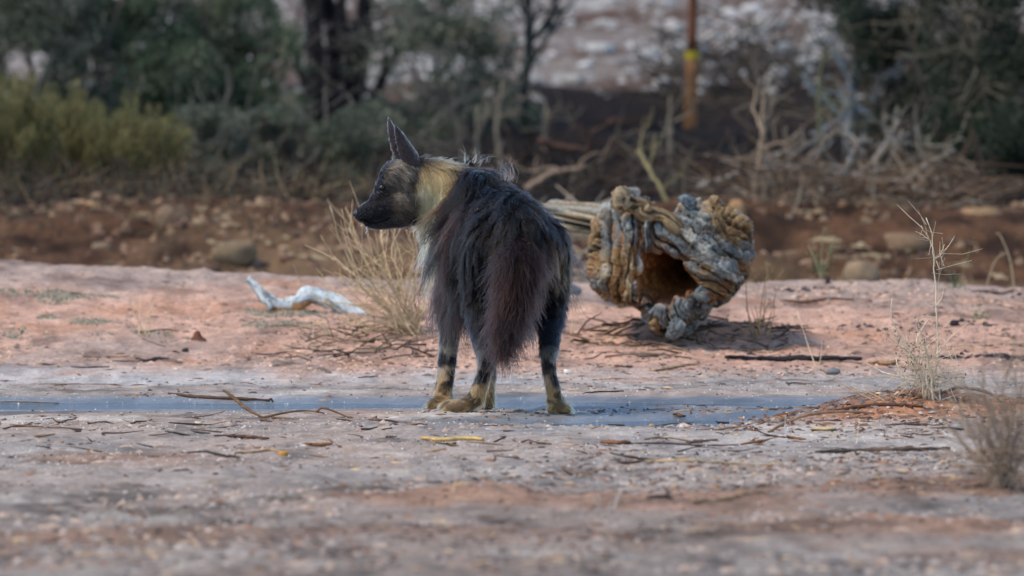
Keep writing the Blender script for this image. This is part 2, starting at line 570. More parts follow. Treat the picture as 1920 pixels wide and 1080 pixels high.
def limb(mb, p, d, L, r, depth, rng, col, wig=0.35, fork=(2, 3), shrink=0.68, up=0.0, sides=5, ends=None):
    """a crooked tapering branch that forks"""
    p = np.array(p, float); d = np.array(d, float); d /= np.linalg.norm(d)
    pts, k = [p], 5
    for i in range(k):
        d = d + rng.normal(0, wig * 0.5, 3) + np.array([0, 0, up])
        d /= np.linalg.norm(d)
        p = p + d * L / k
        pts.append(p)
    mb.tube(pts, np.linspace(r, r * 0.6, k + 1), sides, col * (0.75 + 0.5 * rng.rand()), 0.08, rng)
    if depth > 0:
        for _ in range(rng.randint(fork[0], fork[1] + 1)):
            q = pts[rng.randint(2, k + 1)]
            nd = d + rng.normal(0, 0.55, 3)
            limb(mb, q, nd, L * shrink * (0.7 + 0.5 * rng.rand()), r * 0.55, depth - 1, rng, col, wig, fork, shrink, up, max(3, sides - 1), ends)
    elif ends is not None:
        ends.append(p)


def stem_path(mb, pts, r0, r1, col, rng, sides=6, n=14, wig=0.006):
    Q = catmull(pts, n)
    Q[1:] += rng.normal(0, wig, (n - 1, 3))
    mb.tube(Q, np.linspace(r0, r1, n), sides, col, 0.1, rng)


def tree(name, label, cat, base, stems, blobs, n, leaf, cols, bark, seed, group=None, gap=0.0, freq=3.5, twigs=0, depth=2, droop=0.0, crown_name='crown', aspect=0.45):
    """stems: list of ([(px, py, y)...], r0, r1); first point replaced by the ground contact"""
    rng = np.random.RandomState(seed)
    r = empty(name, base)
    tag(r, label, cat, group)
    for pts, r0, r1 in stems:
        mb = MB()
        Q = [W(*p) for p in pts]
        Q[0].z = gz(Q[0].x, Q[0].y) - 0.03
        stem_path(mb, Q, r0, r1, np.array(bark), rng)
        mb.build('trunk' if r0 > 0.03 else 'stem', M_BARK, r)
    if twigs:
        mb = MB()
        for _ in range(twigs):
            pts, r0, r1 = stems[rng.randint(len(stems))]
            Q = catmull([W(*p) for p in pts], 10)
            p = Q[rng.randint(2, 10)]
            limb(mb, p, rng.normal(0, 1, 3) + np.array([0, 0, .5 - droop]), (0.25 + .35 * rng.rand()), r1 * .6 + .003, depth, rng, np.array(bark) * 1.3, up=0.02 - .1 * droop)
        mb.build('branches', M_BARK, r)
    if n:
        leaves(crown_name, blobs, n, leaf, cols, rng, r, gap, freq, aspect, droop)
    return r


GG = [(.045, .060, .040), (.085, .105, .066), (.14, .155, .10), (.24, .22, .16)]           # grey green
YG = [(.105, .10, .035), (.18, .165, .056), (.28, .235, .09), (.36, .29, .13)]              # yellow green
DG = [(.010, .017, .011), (.017, .028, .016), (.03, .044, .024), (.055, .068, .036)]            # dark green
MG = [(.034, .056, .031), (.068, .102, .055), (.11, .15, .08), (.21, .21, .135)]              # mid green

# tree with several black trunks
tree('thorn_tree', 'thorn tree with a cluster of black leaning trunks', 'tree', foot(640, 32.0),
     [([(585, 215, 32.), (592, 100, 32.), (572, -60, 32.1), (560, -220, 32.2)], .085, .05),
      ([(615, 212, 32.2), (628, 90, 32.2), (600, -60, 32.2), (590, -200, 32.2)], .075, .04),
      ([(660, 200, 31.9), (680, 80, 31.9), (690, -60, 31.9), (700, -200, 32.)], .08, .045),
      ([(690, 195, 31.7), (735, 110, 31.6), (800, 60, 31.5), (880, -40, 31.5)], .045, .018),
      ([(640, 205, 31.7), (655, 120, 31.6), (640, 20, 31.5), (655, -90, 31.5)], .05, .025),
      ([(600, 210, 31.6), (560, 120, 31.5), (520, 40, 31.4), (470, -60, 31.4)], .04, .018)],
     [(620, -130, 32, 1.0, .9, .45), (800, 10, 31.3, .45, .5, .38), (460, 0, 31.2, .55, .5, .42), (720, 110, 31.2, .35, .4, .25), (880, 60, 31.4, .3, .4, .4)],
     9000, .022, GG, (.022, .020, .022), 101, gap=.02, freq=3.0, twigs=26)

# large grey-green shrubs behind
for i, (px, y, lab, bl, sd) in enumerate((
        (90, 29.5, 'tall grey green shrub behind the yellow broom bushes', [(60, 60, 29.5, .55, .5, .42), (110, 190, 29.3, .5, .5, .42), (30, -60, 29.6, .5, .5, .4)], 111),
        (260, 30.0, 'wide soft green shrub rising over the yellow broom bushes', [(230, 40, 30, .55, .5, .5), (300, 150, 29.8, .5, .5, .42), (250, 250, 29.6, .42, .45, .3)], 112),
        (430, 30.5, 'dense green shrub beside the black trunks', [(420, 70, 30.5, .45, .5, .5), (470, 180, 30.2, .5, .5, .4), (400, 260, 30., .45, .45, .3), (530, 120, 30.2, .25, .3, .35)], 113))):
    st = [([(px + dx, 320, y), (px + dx * 1.6, 170, y - .05), (px + dx * 2.6, -20, y)], .028, .010) for dx in (-45, -18, 8, 30, 55)]
    tree('shrub', lab, 'shrub', foot(px, y), st, bl, 15000, .021, MG if i else GG, (.075, .062, .052), sd, 'green shrubs at the foot of the slope', gap=-.02, freq=3.2, twigs=22, depth=2)

# yellow-green broom bushes with upright shoots
for i, (px, y, hgt, lab) in enumerate(((20, 21.4, 255, 'tallest yellow green broom bush with upright shoots'), (135, 22.3, 225, 'middle yellow green broom bush between two others'), (255, 21.8, 195, 'lowest yellow green broom bush next to the grey drooping shrubs'))):
    rng = np.random.RandomState(130 + i)
    b = foot(px, y)
    r = empty('broom_bush', b)
    tag(r, lab, 'bush', 'yellow green broom bushes')
    s_ = (CAM_D + y) / CAM_D / PXM
    mb = MB(); tips = []
    for k in range(120):
        a = rng.rand() * 6.28; sp = rng.rand() ** .6
        hh = hgt * s_ * (.55 + .5 * rng.rand())
        top = np.array(b) + np.array([math.cos(a) * sp * .36, math.sin(a) * sp * .3, hh * (1 - .3 * sp)])
        mid = np.array(b) * .5 + top * .5 + np.array([math.cos(a), math.sin(a), 0]) * .05
        stem_path(mb, [b + Vector((math.cos(a) * .05, math.sin(a) * .05, -.02)), mid, top], .006, .002, np.array([.16, .125, .06]), rng, 4, 6, .006)
        for q in np.linspace(.3, 1, 12):
            tips.append(mid * (1 - q) + top * q + rng.normal(0, .012, 3))
    mb.build('stems', M_TWIG, r)
    tips = np.array(tips); tips = np.repeat(tips, 4, 0) + rng.normal(0, .014, (len(tips) * 4, 3))
    k = len(tips)
    up = np.array([0, 0, 1.0]) + rng.normal(0, .35, (k, 3)); sd_ = np.cross(up, rng.normal(0, 1, (k, 3))); sd_ /= np.linalg.norm(sd_, axis=1)[:, None]
    L = .020 * (.5 + rng.rand(k))
    V = np.stack([tips - up * L[:, None], tips + sd_ * .0045, tips + up * L[:, None], tips - sd_ * .0045], 1).reshape(-1, 3)
    ci = np.asarray(YG)[rng.choice(4, k, p=[.3, .35, .25, .1])] * (.8 + .4 * rng.rand(k))[:, None]
    mesh_obj('leaves', V, np.arange(4 * k).reshape(-1, 4), M_LEAF, r, np.repeat(ci, 4, 0), False)

# drooping grey shrubs, dark underneath
for i, (px, y, lab, bl) in enumerate((
        (395, 24.0, 'drooping grey green shrub standing beside the lowest broom bush', [(390, 250, 24, .28, .35, .22), (420, 330, 23.8, .22, .3, .15), (370, 340, 23.8, .2, .3, .12)]),
        (520, 24.6, 'drooping grey green shrub with bare twigs in the shade', [(520, 255, 24.6, .3, .35, .2), (500, 340, 24.3, .25, .3, .14)]),
        (655, 24.2, 'drooping grey green shrub reaching toward the hyena head', [(650, 270, 24.2, .3, .35, .16), (690, 230, 24.4, .25, .3, .14), (640, 340, 24., .22, .3, .12)]))):
    st = [([(px + dx * .5, 380, y), (px + dx * 1.2, 280, y), (px + dx * 1.9, 240 + abs(dx) * .9, y - .1)], .012, .004) for dx in (-48, -28, -8, 12, 33, 52)]
    tree('drooping_shrub', lab, 'shrub', foot(px, y), st, bl, 9000, .017, GG, (.13, .115, .095), 150 + i, 'drooping grey green shrubs', gap=-.02, freq=5, twigs=26, depth=1, droop=.4, crown_name='foliage')

tree('sparse_shrub', 'sparse grey twiggy shrub between the black trunks and the slim tree', 'shrub', foot(830, 29.0),
     [([(830 + dx * .4, 300, 29.), (830 + dx, 170, 29.), (830 + dx * 2.2, 20, 28.9)], .014, .005) for dx in (-45, -25, -8, 10, 28, 48)],
     [(810, 110, 29, .38, .4, .40), (880, 180, 29, .35, .4, .30), (760, 220, 28.8, .35, .4, .22), (930, 90, 29, .25, .3, .3), (860, 0, 29, .4, .4, .3)], 10500, .019, GG, (.12, .105, .09), 160, gap=.05, freq=4, twigs=34, depth=2, crown_name='foliage')

# slim dark tree and young grey tree
tree('slim_tree', 'slim dark green tree standing alone in front of the pale slope', 'tree', foot(990, 31.0),
     [([(992, 262, 31.), (985, 160, 31.), (992, 60, 31.), (982, -80, 31.), (985, -220, 31.)], .042, .028)],
     [(985, 215, 31, .15, .15, .16), (1000, 120, 31, .12, .14, .2), (975, 20, 31, .13, .15, .16), (985, -150, 31, .5, .5, .25), (910, 110, 31.2, .22, .25, .3)], 4200, .02,
     [(.012, .03, .022), (.022, .05, .035), (.045, .08, .05), (.1, .12, .08)], (.022, .030, .028), 170, gap=.0, twigs=16, depth=1)
tree('young_tree', 'young tree with a smooth blue grey leaning trunk', 'tree', foot(1590, 28.0),
     [([(1590, 300, 28), (1592, 215, 28), (1604, 140, 28), (1612, 60, 28), (1600, -80, 28)], .036, .026), ([(1600, 290, 28), (1640, 180, 27.9), (1700, 110, 27.8), (1760, 60, 27.7)], .016, .006)],
     [(1620, 30, 28, .25, .3, .22), (1560, -30, 28, .3, .3, .22), (1650, 90, 28, .16, .2, .14)], 2200, .02, DG, (.13, .15, .16), 171, gap=.04, twigs=12, depth=1)

# dark evergreen thicket
for i, (px, y, lab, bl, n) in enumerate((
        (1690, 24.5, 'loose dark green shrub with bare crossing twigs', [(1690, 150, 24.5, .34, .35, .48), (1720, 300, 24.3, .28, .3, .25), (1740, 10, 24.6, .3, .35, .3), (1640, 40, 24.6, .25, .3, .3)], 14000),
        (1800, 23.5, 'tall dark evergreen shrub above the brush heap', [(1810, 90, 23.5, .32, .4, .48), (1800, 270, 23.3, .32, .4, .32), (1830, -50, 23.5, .4, .4, .3)], 11000),
        (1910, 22.5, 'dense blackish evergreen shrub behind the tan boulder', [(1930, 70, 22.5, .34, .4, .5), (1910, 270, 22.3, .3, .4, .35), (1900, 380, 22.2, .2, .3, .14)], 13000))):
    st = [([(px + dx * .4, 390, y), (px + dx, 230, y), (px + dx * 2.1, 40, y - .1)], .02, .007) for dx in (-50, -25, 0, 22, 48)]
    tree('evergreen_shrub', lab, 'shrub', foot(px, y), st, bl, n, .017, DG, (.10, .085, .06), 180 + i, 'dark evergreen shrubs', gap=-.05 if i else .05, freq=4, twigs=34, depth=2)

# dry upright stalks
for i, (px, y, top, lab) in enumerate(((942, 27, 150, 'pale dry stalk beside the slim dark tree'), (905, 26.5, 200, 'thin dry stalk behind the hyena mane'), (1030, 28, 200, 'leaning dry stalk on the shaded litter'),
                                       (1438, 20.5, 150, 'tall bare brown sapling in the brush heap'), (1265, 24, 180, 'pale bare sapling beside the orange post'), (1545, 22, 100, 'greenish bare sapling below the painted ledge shade'))):
    rng = np.random.RandomState(200 + i)
    b = foot(px, y); r = empty('dry_sapling', b); tag(r, lab, 'sapling', 'bare saplings and stalks')
    mb = MB()
    t = W(px + rng.randint(-8, 8), top, y)
    c = np.array([.20, .165, .12]) if i != 5 else np.array([.13, .13, .07])
    m1 = W(px - 10, top * .5 + 170, y)
    stem_path(mb, [b - Vector((0, 0, .03)), m1, t], .020, .008, c, rng, 6, 12, .004)
    mb.build('stem', M_TWIG, r)
    for k in range(6):
        mb = MB()
        f = .3 + .6 * rng.rand()
        p = np.array(b) * (1 - f) + np.array(t) * f
        limb(mb, p, rng.normal(0, .7, 3) + np.array([0, 0, .8]), .25, .006, 1, rng, c)
        mb.build('twig', M_TWIG, r)

# wooden post with a yellow band
py_ = 31.2
pb = foot(1293, py_)
post = empty('marker_post', pb)
tag(post, 'orange brown wooden post with a yellow band in front of the pale slope', 'post')
def post_seg(name, py0, py1, half0, half1, col, px0, px1):
    mb = MB(); s_ = (CAM_D + py_) / CAM_D / PXM
    a, b = W(px0, py0, py_), W(px1, py1, py_)
    n = 10
    mb.tube([a.lerp(b, t) for t in np.linspace(0, 1, n)], np.linspace(half0, half1, n) * s_, 12, np.array(col), .05)
    return mb.build(name, M_BARK, post)
post_seg('lower_pole', 300, 112, 12.5, 12, (.24, .11, .045), 1293, 1297)
post_seg('yellow_band', 111, 97, 12.8, 12.8, (.45, .34, .03), 1297, 1297)
post_seg('upper_pole', 96, -190, 9, 8.5, (.13, .05, .028), 1297, 1304)

# ------------------------------------------------------------------ stones
def rock_mesh(rng, size, flat=0.75, k=9):
    u = np.linspace(.04, math.pi - .04, k); v = np.arange(2 * k) * math.pi / k
    U, Vv = np.meshgrid(u, v, indexing='ij')
    d = np.stack([np.sin(U) * np.cos(Vv), np.sin(U) * np.sin(Vv), np.cos(U)], -1).reshape(-1, 3)
    sd = rng.randint(999)
    r = 1 + .55 * fbm(d[:, 0] * 1.5, d[:, 1] * 1.5, d[:, 2] * 1.5, oct=4, seed=sd, gain=.6)
    q = d * r[:, None]
    q = q + .10 * rng.normal(0, 1, 3) * q[:, [1, 2, 0]]
    p = np.sign(q) * np.minimum(np.abs(q), .62 + .3 * np.abs(q)) * np.array(size) * np.array([1, 1, flat])
    F = [(i * 2 * k + j, (i + 1) * 2 * k + j, (i + 1) * 2 * k + (j + 1) % (2 * k), i * 2 * k + (j + 1) % (2 * k)) for i in range(k - 1) for j in range(2 * k)]
    return p, F + [tuple(range(2 * k)), tuple(range((k - 1) * 2 * k, 2 * k * k))[::-1]]


def rock(name, px, py, w, h, y, col, label, cat='rock', group=None, seed=0):
    """centre pixel and size in photo pixels at depth y"""
    rng = np.random.RandomState(seed + 300)
    s_ = (CAM_D + y) / CAM_D / PXM
    p, F = rock_mesh(rng, (w * s_ / 1.55, w * s_ / 1.7, h * s_ / 1.2))
    c = np.array(W(px, py, y))
    c[2] = min(c[2], gz(c[0], c[1]) + h * s_ * .30)
    p = p + c
    mb = MB(); mb.add(p, F, np.array(col))
    o = mb.build(name, M_STONE)
    return tag(o, label, cat, group)


rock('boulder', 1842, 424, 80, 60, 16.9, (.27, .17, .09), 'tan squarish boulder on the earth bank below the evergreen shrubs', 'boulder', seed=1)
rock('boulder', 1615, 488, 56, 48, 15.0, (.24, .165, .10), 'rounded pale tan boulder set in the earth bank', 'boulder', seed=2)
rock('boulder', 1380, 400, 28, 44, 16.4, (.36, .21, .10), 'upright tan stone just behind the hollow stump', 'stone', seed=3)
rock('boulder', 322, 415, 56, 52, 16.6, (.19, .125, .08), 'brown pointed earth clod on the bank below the drooping shrubs', 'clod', seed=4)
rock('boulder', 440, 462, 70, 44, 15.6, (.19, .135, .08), 'straw coloured lump of earth on the bank near the bleached branch', 'clod', seed=5)
rock('boulder', 1700, 452, 70, 40, 15.8, (.19, .12, .07), 'reddish tan lump of earth beside the pale tan boulder', 'clod', seed=6)
rk = np.random.RandomState(9)
for i in range(26):
    px, py = rk.randint(10, 1910), rk.randint(405, 520)
    y = 17.2 - (py - 400) / 130 * 2.6
    w = rk.randint(14, 40)
    c = np.array([.17, .095, .06]) * (.6 + .7 * rk.rand()) if rk.rand() < .7 else np.array([.21, .155, .10])
    rock('earth_clod', px, py, w, w * .65, y, c, 'small reddish brown earth clod on the eroded bank', 'clod', 'earth clods on the bank', 20 + i)
# pale stones on the slope
for i in range(75):
    px, py = rk.randint(720, 1760), rk.randint(-10, 195)
    y = 33.5 + (195 - py) / 195 * 12
    p = foot(px, y)
    w = rk.randint(18, 52)
    g = .22 + .28 * rk.rand()
    s_ = (CAM_D + y) / CAM_D / PXM
    pp, F = rock_mesh(np.random.RandomState(400 + i), (w * s_ / 1.6, w * s_ / 1.6, w * s_ / 2.4), k=7)
    mb = MB(); mb.add(pp + np.array(p) + np.array([0, 0, w * s_ * .12]), F, np.array([g, g * .96, g * .88]))
    tag(mb.build('calcrete_stone', M_STONE), 'pale whitish stone lying on the stony slope behind the post', 'stone', 'pale stones on the slope')
V, Fq, C = [], [], []
for i in range(1500):
    px, py = rk.randint(-150, 2050), rk.randint(-60, 205)
    y = 33 + (205 - py) / 195 * 12 + rk.rand()
    p = foot(px, y)
    w = .02 + .05 * rk.rand()
    a = rk.rand() * 6
    o = np.array([[math.cos(a + t), math.sin(a + t), 0] for t in (0, 1.7, 3.2, 4.7)]) * w + np.array(p)
    n = len(V) * 5
    V.append(np.vstack([o, np.array(p) + [0, 0, w * .8]]))
    Fq += [(n + j, n + (j + 1) % 4, n + 4) for j in range(4)]
    g = .15 + .28 * rk.rand()
    C.append(np.tile([g, g * .96, g * .9], (5, 1)))
tag(mesh_obj('rubble', np.concatenate(V), np.array(Fq), M_STONE, col=np.concatenate(C), smooth=False), 'pale gravel and rubble strewn over the slope', 'rubble', kind='stuff')

# ------------------------------------------------------------------ dead wood on the far litter
def dead_branch(name, label, pts, r0, r1, col, seed, cat='branch', group=None, sub=5, subl=.25, mat=None):
    rng = np.random.RandomState(seed)
    Q = [W(*p) for p in pts]
    o = empty(name, Q[0]); tag(o, label, cat, group)
    mb = MB(); stem_path(mb, Q, r0, r1, np.array(col), rng, 7, 16, r0 * .25)
    mb.build('limb', mat or M_TWIG, o)
    C = catmull(Q, 20)
    if sub:
        for k in range(sub):
            mb = MB()
            p = C[rng.randint(6, 20)]
            limb(mb, p, rng.normal(0, .6, 3) + np.array([0, 0, .6]), subl * (.6 + .6 * rng.rand()), r1 * .7, 1, rng, np.array(col), wig=.5)
            mb.build('twig', mat or M_TWIG, o)
    return o

GREYW = (.24, .21, .18)
dead_branch('dead_branch', 'long pale dead branch lying across the brush heap', [(1310, 350, 18.4), (1430, 315, 18.2), (1560, 322, 18.2), (1690, 338, 18.3)], .018, .012, GREYW, 501)
dead_branch('dead_branch', 'forked antler shaped dead branch sticking up from the brush heap', [(1565, 358, 18.0), (1590, 310, 18.0), (1612, 262, 18.1)], .018, .010, (.26, .235, .20), 502, sub=6, subl=.18)
dead_branch('dead_branch', 'curved dead branch beside the antler shaped one', [(1628, 360, 17.9), (1640, 300, 17.9), (1672, 255, 18.0)], .016, .009, (.25, .22, .18), 503, sub=5, subl=.16)
dead_branch('dead_branch', 'upright brown dead branch at the end of the brush heap', [(1415, 380, 17.8), (1422, 310, 17.8), (1432, 240, 17.8)], .02, .012, (.26, .19, .13), 504, sub=4)
dead_branch('dead_branch', 'grey dead branch leaning toward the evergreen shrubs', [(1480, 330, 19), (1540, 270, 19), (1590, 225, 19.1)], .013, .007, (.22, .17, .13), 505, sub=4)
dead_branch('dead_branch', 'pale branch bending beneath the evergreen shrubs', [(1690, 350, 18.5), (1735, 310, 18.5), (1790, 280, 18.6)], .013, .008, (.30, .26, .2), 506, sub=4)
dead_branch('dead_branch', 'greyish pole lying on the litter behind the stump', [(1320, 380, 18), (1380, 372, 18), (1440, 366, 18)], .016, .014, (.22, .18, .14), 507, sub=0)
dead_branch('dead_branch', 'reddish fallen bough on the litter behind the hyena', [(1010, 262, 23), (1060, 278, 23), (1110, 284, 23)], .026, .018, (.09, .05, .035), 508, sub=2)
dead_branch('dead_branch', 'brown leaning bough on the litter below the reddish one', [(985, 355, 19), (1040, 325, 19), (1095, 312, 19)], .022, .014, (.24, .17, .12), 509, sub=2)
dead_branch('dead_branch', 'olive stick leaning near the foot of the post', [(1262, 395, 17.9), (1225, 330, 18), (1195, 280, 18.2)], .014, .008, (.24, .2, .1), 510, sub=3)
dead_branch('dead_branch', 'pale peeled branch on the bank below the lowest broom bush', [(200, 402, 17.), (175, 385, 17.), (150, 378, 17.1)], .013, .01, (.38, .22, .11), 511, sub=0)

# heap of brush under the dead branches, and twig litter
def twig_stuff(name, label, n, region, seed, cols, r=(.003, .008), L=(.12, .45), lift=.12, cat='brush', vert=.35):
    rng = np.random.RandomState(seed)
    mb = MB()
    for k in range(n):
        px, y = region[0] + (region[1] - region[0]) * rng.rand(), region[2] + (region[3] - region[2]) * rng.rand()
        p = np.array(foot(px, y)) + [0, 0, lift * rng.rand() ** 2]
        d = rng.normal(0, 1, 3) * np.array([1, .7, vert]); d[2] = abs(d[2]); d /= np.linalg.norm(d)
        l = L[0] + (L[1] - L[0]) * rng.rand()
        q = p + d * l
        q[2] = max(q[2], gz(q[0], q[1]) + .01)
        m_ = (p + q) / 2 + rng.normal(0, .12, 3) * l * np.array([1, 1, .5]); m_[2] = max(m_[2], gz(m_[0], m_[1]) + .005)
        rr = r[0] + (r[1] - r[0]) * rng.rand()
        mb.tube([p, m_, q], [rr, rr * .8, rr * .4], 4, np.array(cols[rng.randint(len(cols))]) * (.7 + .6 * rng.rand()), cap=False)
    return tag(mb.build(name, M_TWIG), label, cat, kind='stuff')

twig_stuff('brush', 'tangled brown brush heaped on the bank below the evergreen shrubs', 520, (1330, 1850, 16.8, 19.5), 601, [(.18, .125, .08), (.12, .08, .05), (.24, .19, .14), (.08, .05, .035)], lift=.24)
twig_stuff('litter', 'dark twigs and leaf litter in the shade of the shrubs', 900, (-60, 1990, 18.0, 31.0), 602, [(.05, .037, .027), (.022, .017, .013), (.10, .08, .058), (.05, .028, .02)], (.004, .012), (.15, .6), .15, 'litter')
twig_stuff('undergrowth', 'dry stalks and grass on the bank at the foot of the shrubs', 800, (-30, 760, 16.0, 22.5), 603, [(.11, .078, .05), (.06, .042, .03), (.10, .09, .06), (.18, .13, .07)], (.002, .006), (.06, .26), .12, 'undergrowth', 1.3)
twig_stuff('straw', 'pale reeds and straw piled behind the hyena and the driftwood', 70, (985, 1130, 13.4, 15.0), 604, [(.40, .33, .25), (.26, .20, .15), (.42, .38, .31)], (.004, .011), (.2, .45), .34, 'straw', .5)

twig_stuff('brush', 'dark tangled brush over the painted shade band on the pale slope', 260, (1230, 1780, 31.5, 36.5), 605, [(.05, .04, .032), (.03, .025, .02), (.09, .07, .05)], (.005, .014), (.2, .6), .3, 'brush', .7)

# leafy weeds and bent stalk along the ridge
def weed(name, label, base_px, y, stalks, leafn, col, leafcol, seed, cat='weed', group=None, r=.003, lsize=.008):
    rng = np.random.RandomState(seed)
    b = foot(base_px, y); o = empty(name, b); tag(o, label, cat, group)
    mb = MB(); L = []
    for pts in stalks:
        Q = [b + Vector((rng.normal(0, .01), rng.normal(0, .01), -.01))] + [W(px, py, y + rng.normal(0, .03)) for px, py in pts]
        C = catmull(Q, 12)
        mb.tube(C, np.linspace(r, r * .5, 12), 5, np.array(col) * (.8 + .4 * rng.rand()), .05, rng)
        L += list(C[3:])
    mb.build('stems', M_TWIG, o)
    if leafn:
        L = np.array(L); P = L[rng.randint(len(L), size=leafn)] + rng.normal(0, .018, (leafn, 3))
        a = rng.normal(0, 1, (leafn, 3)); a /= np.linalg.norm(a, axis=1)[:, None]; b_ = np.cross(a, rng.normal(0, 1, (leafn, 3))); b_ /= np.linalg.norm(b_, axis=1)[:, None]
        a *= lsize; b_ *= lsize * .45
        V = np.stack([P - a, P + b_, P + a, P - b_], 1).reshape(-1, 3)
        c = np.repeat(np.array(leafcol) * (.6 + .8 * rng.rand(leafn))[:, None], 4, 0)
        mesh_obj('leaves', V, np.arange(4 * leafn).reshape(-1, 4), M_LEAF, o, c, False)
    return o

weed('leafy_weed', 'pale green leafy weed on the ridge in front of the rounded boulder', 1540, 8.6, [[(1540, 480), (1545, 425)], [(1530, 490), (1515, 460)], [(1550, 490), (1562, 455)]], 90, (.28, .28, .15), (.16, .22, .09), 700)
weed('leafy_weed', 'thin green weed on the ridge beside the tall dry stalk', 1795, 7.6, [[(1800, 530), (1818, 470)], [(1790, 540), (1780, 510)]], 60, (.2, .25, .12), (.10, .2, .09), 701)
weed('leafy_weed', 'tiny bright green sprout on the far sand bank', 1835, 5.9, [[(1832, 595), (1830, 585)], [(1838, 596), (1842, 588)]], 45, (.2, .25, .1), (.12, .26, .06), 702, lsize=.007)
weed('bent_stalk', 'bent dry straw stalk leaning over the ridge', 1905, 9.2, [[(1895, 490), (1876, 442), (1868, 438)]], 0, (.38, .3, .18), (0, 0, 0), 703, 'stalk', r=.005)
weed('bent_stalk', 'straw stalk lying slanted beside the bent one', 1840, 9.6, [[(1865, 492), (1890, 472)]], 0, (.36, .28, .17), (0, 0, 0), 704, 'stalk', r=.005)
weed('ridge_tuft', 'small brown grass tuft on the ridge behind the stump', 1440, 8.2, [[(1430, 520), (1420, 495)], [(1445, 525), (1450, 500)], [(1450, 530), (1470, 505)], [(1425, 530), (1408, 512)], [(1440, 525), (1437, 490)]], 40, (.25, .17, .08), (.22, .2, .07), 705, 'tuft')

